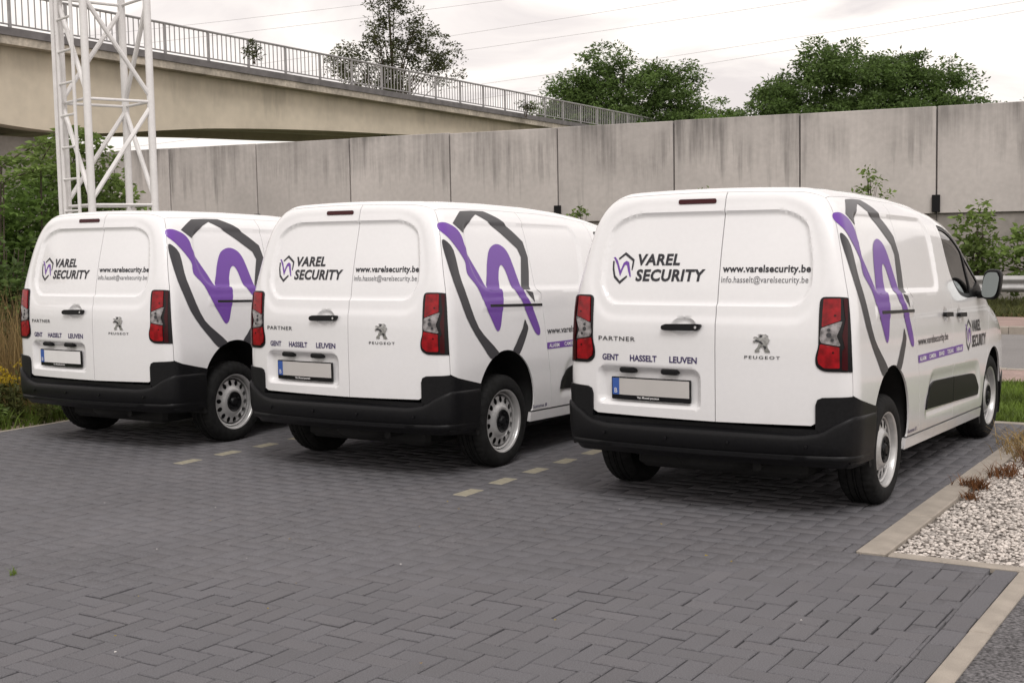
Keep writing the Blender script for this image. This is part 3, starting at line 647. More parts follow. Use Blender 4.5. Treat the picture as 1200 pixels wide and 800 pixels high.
    G('graphic_shield_piece', [(.172, 1.600), (.190, 1.622), (.225, 1.60), (.267, 1.545), (.275, 1.44), (.284, 1.334), (.342, 1.155), (.420, 1.014), (.53, .925), (.650, .835), (.60, .81), (.545, .795), (.46, .878), (.373, .967), (.279, 1.092), (.225, 1.22), (.190, 1.330), (.171, 1.515)], 'grey_vinyl', 2)
    G('graphic_shield_piece', [(1.020, 1.052), (1.045, 1.02), (1.061, .983), (1.0, .89), (.925, .808), (.880, .822), (.836, .836), (.885, .885), (.925, .930), (.985, .99)], 'grey_vinyl', 2)
    T('web_lettering', 'www.varelsecurity.be', (1.330, 2.095, .915, .980), 'ink', s, SS, bold=.012)
    bn = lambda v0, v1: rounded([(v0, .819 + (v0 - 1.32) * .008), (v1, .819 + (v1 - 1.32) * .008), (v1, .868 + (v1 - 1.32) * .008), (v0, .868 + (v0 - 1.32) * .008)], .008)
    shape('service_banner', bn(1.318, 2.245), SS, 'purple', s); shape('service_banner', bn(2.255, 2.50), SS, 'purple', d)
    for w_, a, b, par in (('ALARM', 1.345, 1.495, s), ('CAMERA', 1.575, 1.745, s), ('BRAND', 1.825, 1.965, s), ('TOEGANG', 2.045, 2.215, s), ('INBRAAK', 2.305, 2.475, d)):
        c_ = (a - 1.32) * .008; T('banner_lettering', w_, (a, b, .829 + c_, .858 + c_), 'white_vinyl', par, SS, bold=.02, off=.0045)
    T('company_lettering', 'VAREL', (2.800, 3.072, .950, 1.034), 'ink', d, SS, bold=.034, shear=.12)
    T('company_lettering', 'SECURITY', (2.786, 3.246, .838, .926), 'ink', d, SS, bold=.034, shear=.12)
    emblem((2.600, 2.775, .818, 1.052), SS, d)
    T('small_lettering', 'Summe 8', (1.11, 1.31, .395, .420), 'navy', q, SS, bold=.01)
    # --- running gear and inside
    for nm, v, sgn in (('wheel', .753, 1), ('wheel', .753, -1), ('wheel', 3.535, 1), ('wheel', 3.535, -1)):
        if nm == 'wheel' and v == .753 and sgn == 1: w0 = make_wheel(van); w_ = w0
        else:
            w_ = w0.copy(); COL.objects.link(w_)
            for ch in w0.children:
                c = ch.copy(); COL.objects.link(c); c.parent = w_
                for g_ in ch.children: gg = g_.copy(); COL.objects.link(gg); gg.parent = c
        w_.location = (sgn * .884, v, .324); w_.rotation_euler = (R(23 * (v > 1) + 11 * sgn), 0, 0 if sgn > 0 else math.pi)
    for v in (.753, 3.535):
        for sgn in (1, -1):
            mb = MB(); V = []; zc = .47 - RAKE * (v - .3) if v < 1 else .43 - RAKE * (v - .3)
            A = np.linspace(R(-28), R(208), 30)
            for a in A:
                for u_, r_ in ((.895, .373), (.89, .395), (.60, .395)): V.append((sgn * u_, v + r_ * math.cos(a), zc + r_ * math.sin(a)))
            F = [(i * 3 + j, i * 3 + 3 + j, i * 3 + 4 + j, i * 3 + 1 + j) for i in range(len(A) - 1) for j in range(2)]
            V.append((sgn * .60, v, zc)); F += [(i * 3 + 2, i * 3 + 5, len(V) - 1) for i in range(len(A) - 1)]
            mb.add(V, F).build('wheel_arch_liner', 'dark', van, smooth=True)
    MB().cbox((0, 2.25, .255), (1.10, 3.9, .14), .03).cbox((0, 2.12, .27), (1.62, 1.9, .11), .02).build('floor_pan', 'dark', van)  # pan dropped low and widened to cut the light under the van
    MB().lathe([(.0005, -.08), (.30, -.085), (.325, -.06), (.325, .06), (.30, .08), (.0005, .08)], 36, axis='z').build('added_spare_wheel', 'dark', van, smooth=True).location = (0, .48, .315)  # unseen spare wheel, added to keep light off the paving below
    MB().tube([(-.7, .753, .30), (.7, .753, .30)], .045, 10).tube([(-.55, .753, .33), (-.5, 1.25, .36)], .03, 8).tube([(.55, .753, .33), (.5, 1.25, .36)], .03, 8).build('rear_axle', 'dark', van, smooth=True)
    MB().tube([(.30, .16, .27), (.30, .30, .275), (.32, .62, .31), (.2, 1.2, .27), (.1, 3.2, .27)], [.028, .028, .05, .05, .03], 10).build('exhaust', 'dark', van, smooth=True)
    # cab: bulkhead, seats, dashboard, wheel
    MB().box((0, 2.20, .98), (1.24, .03, 1.26)).build('bulkhead', 'interior', van)
    for u in (-.40, .40):
        mb = MB(); mb.cbox((u, 2.62, .72), (.5, .5, .16), .05).cbox((u, 2.36, 1.08), (.48, .14, .62), .05).cbox((u, 2.34, 1.47), (.26, .10, .17), .04)
        mb.build('seat', 'interior', van, smooth=True)
    MB().cbox((0, 3.22, 1.05), (1.55, .42, .26), .08).build('dashboard', 'interior', van, smooth=True)
    V = [(-.40 + .18 * math.cos(t), 2.98 + .05 * math.sin(t), 1.16 + .17 * math.sin(t)) for t in np.linspace(0, 2 * math.pi, 25)]
    MB().tube(V, .015, 6, cap=False).build('steering_wheel', 'plastic', van, smooth=True)
    return van

def copy_tree(o, parent=None):
    c = o.copy(); COL.objects.link(c); c.parent = parent
    for ch in list(o.children): copy_tree(ch, c)
    return c
van3 = make_van(); van2 = copy_tree(van3); van1 = copy_tree(van3)
for o, x, y, a, lab in ((van3, 1.0756, 7.4755, 32.2, 'white panel van with purple emblem parked beside the pebble bed'),
                        (van2, -1.2190, 8.9515, 32.0, 'white panel van with purple emblem parked between two like vans'),
                        (van1, -3.4238, 10.3266, 31.4, 'white panel van with purple emblem parked below the lattice mast')):
    o.location = (x, y, 0); o.rotation_euler = (0, 0, -R(a)); o['label'] = lab; o['category'] = 'van'; o['group'] = 'company vans parked in a row'
M['plate_w'] = mat('plate_face_white', (.74, .73, .72), .35, var=(8, .97, 1.03))
for o in van1.children_recursive:
    if o.name.startswith('plate_face'): o.material_slots[0].link = 'OBJECT'; o.material_slots[0].material = M['plate_w']

wr = random.Random(5)
for vn in (van1, van2):
    for ch in vn.children:
        if ch.name.startswith('wheel') and ch.type == 'EMPTY': ch.rotation_euler[0] += wr.uniform(0, 6)

# ================================================================ SETTING
YA = R(32.0)                                   # the yard is laid out along the vans: a to the right, b forward
def yw(a, b, z=0.): return (a * math.cos(YA) + b * math.sin(YA), -a * math.sin(YA) + b * math.cos(YA), z)
YROT = (0, 0, -YA)
rng = np.random.default_rng(7); rnd = random.Random(11)
M['soil'] = mat('soil_and_turf', (.075, .082, .040), .95, var=(.5, .6, 1.3), var2=(9, .7, 1.25), bump=(14, .6, .03))
M['bed'] = mat('joint_sand', (.018, .017, .016), .95, var=(60, .6, 1.5))
M['brick'] = mat('concrete_paver', (.120, .117, .125), .86, rand=True, tone=.035, var=(.9, .90, 1.09), var2=(190, .62, 1.38), bump=(420, .55, .0016), spec=.3)
M['brick_b'] = mat('concrete_paver_warm', (.122, .118, .125), .88, rand=True, tone=.035, var=(.9, .90, 1.09), var2=(190, .62, 1.38), bump=(420, .55, .0016), spec=.3)
M['brick_c'] = mat('concrete_paver_cool', (.117, .114, .121), .86, rand=True, tone=.035, var=(.9, .90, 1.09), var2=(190, .62, 1.38), bump=(420, .55, .0016), spec=.3)
M['cream'] = mat('cream_paver', (.29, .265, .20), .85, var=(25, .8, 1.1), var2=(220, .85, 1.15), bump=(420, .4, .0015))
M['kerb'] = mat('concrete_kerb', (.34, .30, .255), .9, var=(7, .8, 1.1), var2=(230, .78, 1.2), bump=(300, .5, .002))
M['asphalt'] = mat('dark_asphalt', (.085, .081, .084), .9, var=(2, .8, 1.2), var2=(75, .15, 2.2), bump=(75, 1, .008))
M['road'] = mat('road_asphalt', (.20, .19, .185), .9, var=(.8, .9, 1.1), var2=(60, .75, 1.25))
M['red_pave'] = mat('red_paving', (.30, .215, .19), .88, var=(3, .85, 1.12), var2=(40, .8, 1.2))
M['stone'] = mat('pale_gravel', (.50, .455, .415), .85, island=.40, var2=(120, .9, 1.1))
M['gravelbed'] = mat('gravel_bed', (.15, .13, .115), .95, var=(90, .5, 1.5))
M['sand'] = mat('sandy_edge', (.33, .27, .19), .95, var=(12, .7, 1.2), var2=(150, .7, 1.3))
M['wall'] = mat('weathered_wall_concrete', (.49, .455, .43), .92, var=(.5, .84, 1.08), var2=(8, .94, 1.05), bump=(45, .2, .004), streak=(.26, 4.6, .33, 4.24, 1.9), rand=True, tone=.10)
M['wallcap'] = mat('wall_base_concrete', (.30, .275, .25), .92, var=(.8, .75, 1.15), var2=(9, .9, 1.08))
M['bridge'] = mat('bridge_concrete', (.64, .565, .45), .9, var=(.35, .88, 1.06), var2=(3, .94, 1.05), streak=(.25, 1.6, .72, 7.2, 1.4))
M['bridge_edge'] = mat('bridge_edge_beam', (.50, .445, .37), .92, var=(1.2, .62, 1.15), var2=(8, .7, 1.15), coord='Object')
M['bridge_cap'] = mat('bridge_kerb_grey', (.16, .15, .15), .9, var=(2.5, .75, 1.2))
M['railing'] = mat('painted_railing', (.30, .29, .29), .6, var=(3, .8, 1.15))
M['mast'] = mat('mast_white_paint', (.74, .72, .71), .45, var=(4, .93, 1.03), var2=(30, .95, 1.02))
M['galv'] = mat('galvanised_steel', (.38, .375, .37), .45, metal=.3, var=(6, .85, 1.1))
M['wire'] = mat('power_cable', (.42, .41, .41), .6)
M['bark'] = mat('bark', (.075, .058, .042), .95, var=(9, .6, 1.3))
def leafm(name, c, isl=.45): return mat(name, c, .55, var=(1.1, .62, 1.38), transl=.45, island=isl, spec=.3)
M['leaf_dark'] = leafm('leaf_dark_green', (.105, .165, .045)); M['leaf_mid'] = leafm('leaf_green', (.135, .215, .05)); M['leaf_light'] = leafm('leaf_fresh_green', (.165, .235, .062))
M['leaf_grey'] = leafm('leaf_grey_green', (.070, .080, .032)); M['grass'] = leafm('grass_blade', (.13, .19, .035), .4); M['dry'] = leafm('dry_grass', (.30, .215, .10), .4)
M['weed'] = leafm('roadside_weed', (.11, .12, .04), .5); M['petal'] = leafm('yellow_flower', (.42, .30, .02), .3); M['rust'] = leafm('rusty_weed', (.19, .085, .035), .4)

# ---- ground sheets
struct(MB().add([(-700, -60, -.05), (700, -60, -.05), (700, 1500, -.05), (-700, 1500, -.05)], [(0, 1, 2, 3)]).build('ground', 'soil'))
def sheet(name, m, a0, a1, b0, b1, z):
    o = MB().add([(a0, b0, z), (a1, b0, z), (a1, b1, z), (a0, b1, z)], [(0, 1, 2, 3)]).build(name, m); o.rotation_euler = YROT; return struct(o)
yard = sheet('paved_yard', 'bed', -9.80, -1.17, -4, 11.2, -.020)
sheet('asphalt_path', 'asphalt', -1.08, 9, -6, 6.38, -.006)
gravel = sheet('gravel_bed', 'gravelbed', -1.805, 9, 6.47, 10.2, -.016)
sheet('sandy_verge', 'sand', -10.5, -9.86, -4, 11.2, -.030)
road = sheet('road', 'road', -70, 60, 15.55, 20.75, -.036)
sheet('pavement_strip', 'red_pave', -70, 60, 14.3, 15.44, -.012)
sheet('pavement_strip', 'red_pave', -70, 60, 20.88, 23.0, .075)

# ---- kerbs: each stone a part of its kerb line
def kerb(name, label, a0, b0, a1, b1, w, top, L=1.0, m='kerb', h=.2, group=None):
    k = thing(name, label, 'kerb', yw(a0, b0), -YA, group); n = max(1, round(math.hypot(a1 - a0, b1 - b0) / L)); al = abs(a1 - a0) > abs(b1 - b0)
    tot = math.hypot(a1 - a0, b1 - b0); l = tot / n; sg = 1 if (a1 - a0 if al else b1 - b0) > 0 else -1
    me = MB().cbox((0, 0, -h / 2), (l - .006, w, h) if al else (w, l - .006, h), .006).mesh('kerb_stone')
    for i in range(n):
        c = sg * (i + .5) * l
        obj('kerb_stone', me, m, k, loc=(c, 0, top + rnd.uniform(-.003, .003)) if al else (0, c, top + rnd.uniform(-.003, .003)), rot=(0, 0, rnd.uniform(-.004, .004)))
    return k
kerb('kerb', 'pale concrete kerb between the paved yard and the pebble bed', -1.885, 6.40, -1.885, 10.2, .15, .012)
kerb('kerb', 'narrow concrete edging across the near end of the pebble bed', -1.80, 6.43, 6.0, 6.43, .075, .008)
kerb('kerb', 'pale concrete kerb between the dark asphalt and the paving', -1.125, 6.385, -1.125, -3.0, .09, .008)
kerb('kerb', 'concrete edging between the parking bays and the lawn strip', -9.8, 11.25, -1.96, 11.25, .09, .004)
kerb('kerb', 'concrete edging along the weedy side of the yard', -9.83, -2.0, -9.83, 11.2, .055, .0)
kerb('kerb', 'light kerb along the near side of the road', -14, 15.495, 8, 15.495, .10, .0, m='kerb')
kerb('kerb', 'light kerb along the far side of the road', -18, 20.81, 12, 20.81, .13, .08, m='kerb')

# ---- herringbone paving
LB, WB = .21, .105
def brick_mesh(l, w, bv=.0042, h=.05):
    V = []; F = []
    for z, i in ((-h, 0), (-bv, 0), (0, bv)):
        for x, y in ((-1, -1), (1, -1), (1, 1), (-1, 1)): V.append((x * (l / 2 - i), y * (w / 2 - i), z))
    for k in range(2):
        for j in range(4): F.append((k * 4 + j, k * 4 + (j + 1) % 4, k * 4 + 4 + (j + 1) % 4, k * 4 + 4 + j))
    F.append((8, 9, 10, 11)); return V, F
regions = [(-9.79, -1.2785, -3.9, 6.28), (-9.79, -1.97, 6.28, 11.19)]
bricks = []      # (ca, cb, l, w) axis aligned
def clip(a0, a1, b0, b1):
    for r in regions:
        x0, x1, y0, y1 = max(a0, r[0]), min(a1, r[1]), max(b0, r[2]), min(b1, r[3])
        if x1 - x0 > .012 and y1 - y0 > .012: yield x0, x1, y0, y1
oa, ob = -4.655, 6.59            # a cream brick of the bay line sits on this corner
cream = set()
for i in range(-60, 40):
    for j in range(-110, 60):
        k = (i - j) % 4
        a, b = oa + i * WB, ob + j * WB
        if k == 0: r = (a, a + LB, b, b + WB)
        elif k == 3: r = (a, a + WB, b, b + LB)
        else: continue
        cr_ = k == 3 and i in (0, -24) and 1 <= j <= 41
        for c in clip(*r): bricks.append((c, 1 if cr_ else 0))
for j in range(50):              # soldier row along the kerb, and a row along the edging
    b0 = 6.375 - (j + 1) * LB; bricks.append(((-1.278, -1.173, b0, b0 + LB), 0))
for j in range(4): bricks.append(((-1.30 - (j + 1) * LB, -1.30 - j * LB, 6.282, 6.385), 0))
camw = np.array([0, 0, 1.655])
def vis(c):
    x, y, _ = yw((c[0] + c[1]) / 2, (c[2] + c[3]) / 2); d = np.array([x, y, -1.655])
    f = d[1] * cp + 1.655 * sp; u = d[0] * cr + sr * (d[1] * sp - 1.655 * cp); w = -sr * d[0] + cr * (d[1] * sp - 1.655 * cp)
    return f, abs(u / f) < .41 and abs(w / f) < .275
order = []
for n_, (c, k) in enumerate(bricks):
    f, v = vis(c); area = (c[1] - c[0]) * (c[3] - c[2]); order.append((0 if v else 1, -area / max(f, .1) ** 3, n_))
order.sort(); near = set(o[2] for o in order[:299])
cache = {}; SV, SF_, SM = [], [], []
for n_, (c, k) in enumerate(bricks):
    l, w = c[1] - c[0], c[3] - c[2]; far = n_ not in near; g1, g2 = rnd.choice((.001, .001, .002, .004, .009, .012)), rnd.choice((.001, .001, .002, .004, .008, .011))
    ca, cb_ = (c[0] + c[1]) / 2 + rnd.uniform(-.0015, .0015), (c[2] + c[3]) / 2 + rnd.uniform(-.0015, .0015)
    z = rnd.gauss(0, .0013) + .004 * math.sin(ca * 1.3 + cb_ * .7) + .003 * math.sin(cb_ * 2.1 - ca); tx, ty, tz = rnd.gauss(0, .0035), rnd.gauss(0, .0035), rnd.gauss(0, .009)
    z = max(-.010, min(.010, z))
    if far: z *= .5; tx *= .4; ty *= .4; g1 = min(g1 * .8, .007); g2 = min(g2 * .8, .007)
    mi = 3 if k else rnd.choice((0, 0, 0, 1, 1, 2))
    if n_ in near and not k:
        key = (round(l - g1, 3), round(w - g2, 3), mi)
        if key not in cache:
            V, F = brick_mesh(key[0], key[1]); cache[key] = MB().add(V, F).mesh('brick')
        obj('brick', cache[key], ('brick', 'brick_b', 'brick_c')[mi], yard, loc=(ca, cb_, z), rot=(tx, ty, tz))
    elif k:
        V, F = brick_mesh(round(l - g1, 3), round(w - g2, 3)); obj('marker_brick', MB().add(V, F).mesh('marker_brick'), 'cream', yard, loc=(ca, cb_, z + .001), rot=(0, 0, tz))
    else:
        V, F = brick_mesh(l - g1, w - g2, .0015); V = np.array(V); V[:, 2] += V[:, 1] * tx - V[:, 0] * ty; ct, st = math.cos(tz), math.sin(tz)
        V = np.stack([ca + V[:, 0] * ct - V[:, 1] * st, cb_ + V[:, 0] * st + V[:, 1] * ct, V[:, 2] + z], 1); SF_.append(np.array(F) + len(SV) * 12); SV.append(V); SM += [mi] * len(F)
me = np_mesh('far_bricks', np.concatenate(SV), np.concatenate(SF_))
for k in ('brick', 'brick_b', 'brick_c'): me.materials.append(M[k])
me.polygons.foreach_set('material_index', np.array(SM, np.int32)); me.update()
struct(obj('far_bricks', me, None, yard), 'stuff')

# ---- pebbles (one mass) in the gravel bed
def ico():
    t = (1 + 5 ** .5) / 2; v = np.array([(-1, t, 0), (1, t, 0), (-1, -t, 0), (1, -t, 0), (0, -1, t), (0, 1, t), (0, -1, -t), (0, 1, -t), (t, 0, -1), (t, 0, 1), (-t, 0, -1), (-t, 0, 1)], float)
    f = [(0, 11, 5), (0, 5, 1), (0, 1, 7), (0, 7, 10), (0, 10, 11), (1, 5, 9), (5, 11, 4), (11, 10, 2), (10, 7, 6), (7, 1, 8), (3, 9, 4), (3, 4, 2), (3, 2, 6), (3, 6, 8), (3, 8, 9), (4, 9, 5), (2, 4, 11), (6, 2, 10), (8, 6, 7), (9, 8, 1)]
    return v / np.linalg.norm(v[0]), np.array(f)
IV, IF = ico()
def stones(n, a0, a1, b0, b1, smin, smax, z0):
    c = np.stack([rng.uniform(a0, a1, n), rng.uniform(b0, b1, n), z0 + rng.uniform(-.004, .008, n)], 1); s = rng.uniform(smin, smax, (n, 1)) * rng.uniform(.65, 1.25, (n, 3)); s[:, 2] *= .55
    V = IV[None] * (1 + rng.uniform(-.22, .22, (n, 12, 1))) * s[:, None]; th = rng.uniform(0, 6.28, n); C_, S_ = np.cos(th)[:, None], np.sin(th)[:, None]
    V = np.stack([V[..., 0] * C_ - V[..., 1] * S_, V[..., 0] * S_ + V[..., 1] * C_, V[..., 2]], -1) + c[:, None]
    return V.reshape(-1, 3), (IF[None] + 12 * np.arange(n)[:, None, None]).reshape(-1, 3)
V, F = stones(24000, -1.80, .9, 6.475, 9.9, .0075, .0165, -.014)
o = obj('pebbles', np_mesh('pebbles', V, F), 'stone', gravel); struct(o, 'stuff')

# ---- foliage machinery
def leaf_mesh(name, pos, size, dirs=None, flat=.5, wid=.5):
    n = len(pos); d = rng.normal(size=(n, 3)) if dirs is None else dirs + rng.normal(size=(n, 3)) * .45
    d[:, 2] *= flat; d /= np.linalg.norm(d, axis=1)[:, None]
    r = rng.normal(size=(n, 3)); r[:, 2] += .8; s = np.cross(d, r); s /= np.maximum(np.linalg.norm(s, axis=1), 1e-6)[:, None]; nn = np.cross(s, d)
    L = (size * rng.uniform(.6, 1.35, n))[:, None]; p = np.asarray(pos)
    V = np.stack([p, p + d * L * .45 + s * L * wid * .5 + nn * L * .08, p + d * L - nn * L * .10, p + d * L * .45 - s * L * wid * .5 + nn * L * .08], 1).reshape(-1, 3)
    b = 4 * np.arange(n)[:, None]; F = np.concatenate([b + np.array([[0, 1, 2]]), b + np.array([[0, 2, 3]])], 0)
    return np_mesh(name, V, F)
def clumps(n, lobes, shell=.55):
    """clump centres spread through a union of ellipsoids [(cx, cy, cz, rx, ry, rz)], mostly near the surface"""
    out = []; w = np.array([l[3] * l[4] * l[5] for l in lobes]); w = w ** .75; w /= w.sum()
    while len(out) < n:
        l = lobes[rng.choice(len(lobes), p=w)]; d = rng.normal(size=3); d /= np.linalg.norm(d); r = 1 - abs(rng.normal()) * (1 - shell)
        if r < .1: continue
        out.append((l[0] + d[0] * l[3] * r, l[1] + d[1] * l[4] * r, l[2] + d[2] * l[5] * r))
    return np.array(out)
def tree(name, label, cat, base, lobes, nclump, per, crad, leaf, m, trunk_r=.16, stems=1, group=None, shell=.6, limbs=26, flat=.55, wid=.5, crown='crown', trunk='trunk'):
    t = thing(name, label, cat, base, 0, group); C_ = clumps(nclump, lobes, shell)
    rr = crad * rng.uniform(.5, 1.3, nclump); k = np.repeat(np.arange(nclump), per); off = rng.normal(size=(len(k), 3)); off /= np.linalg.norm(off, axis=1)[:, None]; off *= (rng.uniform(0, 1, len(k)) ** .45)[:, None] * rr[k][:, None]; off[:, 2] *= .62
    obj(crown, leaf_mesh(crown, C_[k] + off, np.full(len(k), leaf), off * .8 / crad, flat, wid), m, t)
    mb = MB(); cen = np.array([l[:3] for l in lobes]).mean(0); zt = C_[:, 2].max()
    for s_ in range(stems):
        ox, oy = (0, 0) if stems == 1 else (rnd.uniform(-.4, .4) * lobes[0][3], rnd.uniform(-.3, .3) * lobes[0][4]); fork = np.array([cen[0] * .6 + ox, cen[1] * .6 + oy, cen[2] * .75])
        mb.tube([(ox * .4, oy * .4, -.1), fork * .5 + np.array([rnd.uniform(-.1, .1), 0, 0]), fork, (fork + cen) / 2 + np.array([0, 0, .2]), (cen[0] + ox, cen[1] + oy, zt * .93)], [trunk_r, trunk_r * .8, trunk_r * .62, trunk_r * .4, trunk_r * .1], 8)
        for i in rng.choice(nclump, min(limbs // stems, nclump), replace=False):
            q = C_[i]; st = fork * rnd.uniform(.65, 1.0); mid = (st + q) / 2 + np.array([0, 0, .12 * np.linalg.norm(q - st)]); mb.tube([st, mid, q], [trunk_r * .38, trunk_r * .22, trunk_r * .06], 5)
    mb.build(trunk, 'bark', t, smooth=True); return t

# trees beyond the wall
tree('broadleaf_tree', 'broad dark green tree beyond the wall at the foot of the bridge', 'tree', (7.1, 78, 0), [(0.0, 0.0, 7.57, 4.95, 3.9, 4.05), (-3.0, 0.0, 6.97, 3.15, 3.0, 3.45), (3.3, 0.45, 6.67, 3.0, 3.0, 3.15), (-1.05, 0.0, 10.57, 1.95, 1.8, 2.03), (2.55, 0.0, 10.12, 2.1, 1.65, 1.65), (-3.15, 0.0, 9.82, 1.65, 1.5, 1.5), (0.0, 0.0, 6.37, 5.85, 3.9, 2.55)], 1150, 95, .70, .215, M['leaf_dark'], .3, group='trees beyond the wall', wid=.42)
tree('broadleaf_tree', 'widest bushy tree rising above the middle of the wall', 'tree', (12.3, 45, 0), [(-.6, 0, 5.0, 3.3, 2.8, 2.9), (-3.1, 0, 4.9, 1.5, 1.6, 1.9), (1.9, .3, 4.9, 2.4, 2.2, 2.3), (3.9, .3, 4.6, 1.5, 1.5, 1.6), (-1.0, 0, 7.1, 1.3, 1.3, 1.0), (.9, 0, 6.9, 1.3, 1.1, .9), (2.6, 0, 6.4, 1.1, 1, .9), (0, 0, 4.5, 4.9, 2.6, 1.6), (-3.0, 0, 5.7, 1.0, 1, .8)], 1350, 95, .44, .14, M['leaf_dark'], .24, group='trees beyond the wall', wid=.42)
tree('small_tree', 'low pale bush between the two large trees beyond the wall', 'tree', (8.1, 50, 0), [(0, 0, 5.2, .9, .9, 1.5), (.6, 0, 5.0, .7, .7, 1.2)], 120, 70, .34, .11, M['leaf_mid'], .10, group='trees beyond the wall')
tree('small_tree', 'tree top showing at the end of the wall on the road side', 'tree', (18.6, 45, 0), [(0, 0, 5.1, 1.0, .9, 1.3), (1.2, 0, 5.4, 1.0, 1, 1.3)], 130, 70, .34, .11, M['leaf_dark'], .12, group='trees beyond the wall')
tree('airy_tree', 'tall airy tree with open crown behind the bridge railing', 'tree', (-4.9, 58, 0), [(-.1, 0, 11.4, 1.15, 1.1, 2.6), (-2.1, 0, 9.1, 1.1, 1, 1.2), (1.9, 0, 9.3, 1.1, 1, 1.3), (0, 0, 8.4, 1.5, 1.2, 1.4), (.9, 0, 10.4, .9, .9, 1.2), (-.9, 0, 10.2, .8, .8, 1.2)], 250, 55, .42, .125, M['leaf_grey'], .10, stems=2, shell=.45, limbs=46)
for x, y, z, r, lab in ((-10.6, 52, 4.8, 1.0, 'scrubby bush seen beneath the bridge'), (-8.6, 54, 4.9, 1.0, 'leafy bush under the bridge beside its girder')):
    tree('far_bush', lab, 'bush', (x, y, 0), [(0, 0, z - .9, r, r, 1.2)], 26, 50, .4, .16, M['leaf_grey'], .06, stems=2)

# ---- concrete wall of precast panels
WA = .426; wd = (math.cos(WA), -math.sin(WA)); W0 = (9.4067, 28.622)
wall = thing('concrete_wall', 'long weathered concrete wall of precast panels behind the vans', 'wall', (W0[0], W0[1], 0), -WA)
pan = MB().cbox((1.5, .10, 3.07), (2.965, .20, 2.34), .012).mesh('wall_panel')
for i in range(-12, 6):
    dz = rnd.uniform(-.012, .012)
    o = obj('wall_panel', pan, 'wall', wall, loc=(3 * i, rnd.uniform(-.01, .01), dz))
    MB().box((3 * i, .16, 2.1), (.10, .16, 4.2)).build('wall_post', 'bridge_cap', wall)
    MB().cbox((3 * i, -.03, 2.12), (.17, .10, .38), .008).build('post_shoe', 'plastic', wall)
    for j, (z0, z1, d) in enumerate(((1.295, 1.893, .06), (.675, 1.285, .035), (-.1, .665, .01))):
        MB().cbox((3 * i + 1.5, d + .12, (z0 + z1) / 2), (2.985, .24, z1 - z0), .012).build('base_plank', 'wallcap' if j < 2 else 'wallcap', wall)

MB().box((-10.5, .30, 1.0), (54, .10, 2.3)).build('added_gap_backing', 'bridge_cap', wall)  # unseen strip, added to stop bright sky showing through the panel gap
# ---- bridge
BA = 1.06042; B0 = (-13.687, 36.496)
bridge = thing('road_bridge', 'concrete road bridge with haunched girder crossing behind the wall', 'bridge', (B0[0], B0[1], 0), BA)
S = np.array([-30, -14, -6, -.6, 1.4, 3.5, 5.2, 8.1, 11.5, 15, 19.7, 24, 28.4, 36, 60.]); bot = np.array([6.0, 5.9, 5.55, 4.98, 4.84, 4.88, 5.07, 5.34, 5.52, 5.66, 5.78, 5.95, 6.15, 6.2, 5.9])
ss = np.linspace(-30, 60, 136); zb = table(list(zip(S, bot)), .8)(ss)
slope = lambda s: -.0095 * (s - 6)
def strip(name, m, y0, y1, zt, zbot, parent=bridge):
    V = []; F = []
    for s, a, b in zip(ss, zt, zbot): V += [(s, y0, a), (s, y1, a), (s, y1, b), (s, y0, b)]
    for i in range(len(ss) - 1):
        for j in range(4): F.append((i * 4 + j, i * 4 + 4 + j, i * 4 + 4 + (j + 1) % 4, i * 4 + (j + 1) % 4))
    F += [(0, 1, 2, 3), tuple(len(V) - 4 + k for k in (3, 2, 1, 0))]
    return MB().add(V, F).build(name, m, parent, smooth=True, angle=30)
z0 = np.array([7.30 + slope(s) for s in ss])
strip('girder', 'bridge', .42, 1.0, z0 - .22, zb); strip('girder', 'bridge', 3.6, 4.2, z0 - .22, zb + .15); strip('girder', 'bridge', 7.0, 7.6, z0 - .22, zb + .1)
strip('deck', 'bridge', .3, 8.2, z0 - .02, z0 - .215); strip('edge_beam', 'bridge_edge', 0, .40, z0 - .005, z0 - .235); strip('edge_kerb', 'bridge_cap', -.04, .55, z0 + .22, z0)
strip('far_edge_beam', 'bridge_edge', 8.1, 8.6, z0 + .2, z0 - .235)
MB().box((-5.6, 5.6, 2.35), (17.4, 9.0, 4.7)).build('abutment', 'wallcap', bridge)
MB().box((57, 4.2, 3.0), (8, 8, 6.0)).build('abutment', 'wallcap', bridge)
rail = thing('bridge_railing', 'grey steel railing with thin bars along the bridge edge', 'railing', (B0[0], B0[1], 0), BA)
rt_ = lambda i: 8.50 - .0095 * (2 * i - 6)
postm = MB().box((0, 0, 0), (.085, .06, 1.02)).mesh('post'); balm = MB().box((0, 0, 0), (.026, .026, .86)).mesh('baluster')
def bar(name, dz, r, i0, i1):
    MB().tube([(2 * i, .12, rt_(i) + dz) for i in range(i0, i1 + 1)], r, 6).build(name, 'railing', rail)
bar('top_rail', 0, .04, -2, 26); bar('bottom_rail', -.87, .024, -2, 26)
for i in range(-2, 27):
    obj('post', postm, 'railing', rail, loc=(2 * i, .12, rt_(i) - .52))
    if i < 26:
        for k in range(1, 9): obj('baluster', balm, 'railing', rail, loc=(2 * i + 2 * k / 9, .12, rt_(i) - .44 - .0095 * 2 * k / 9))

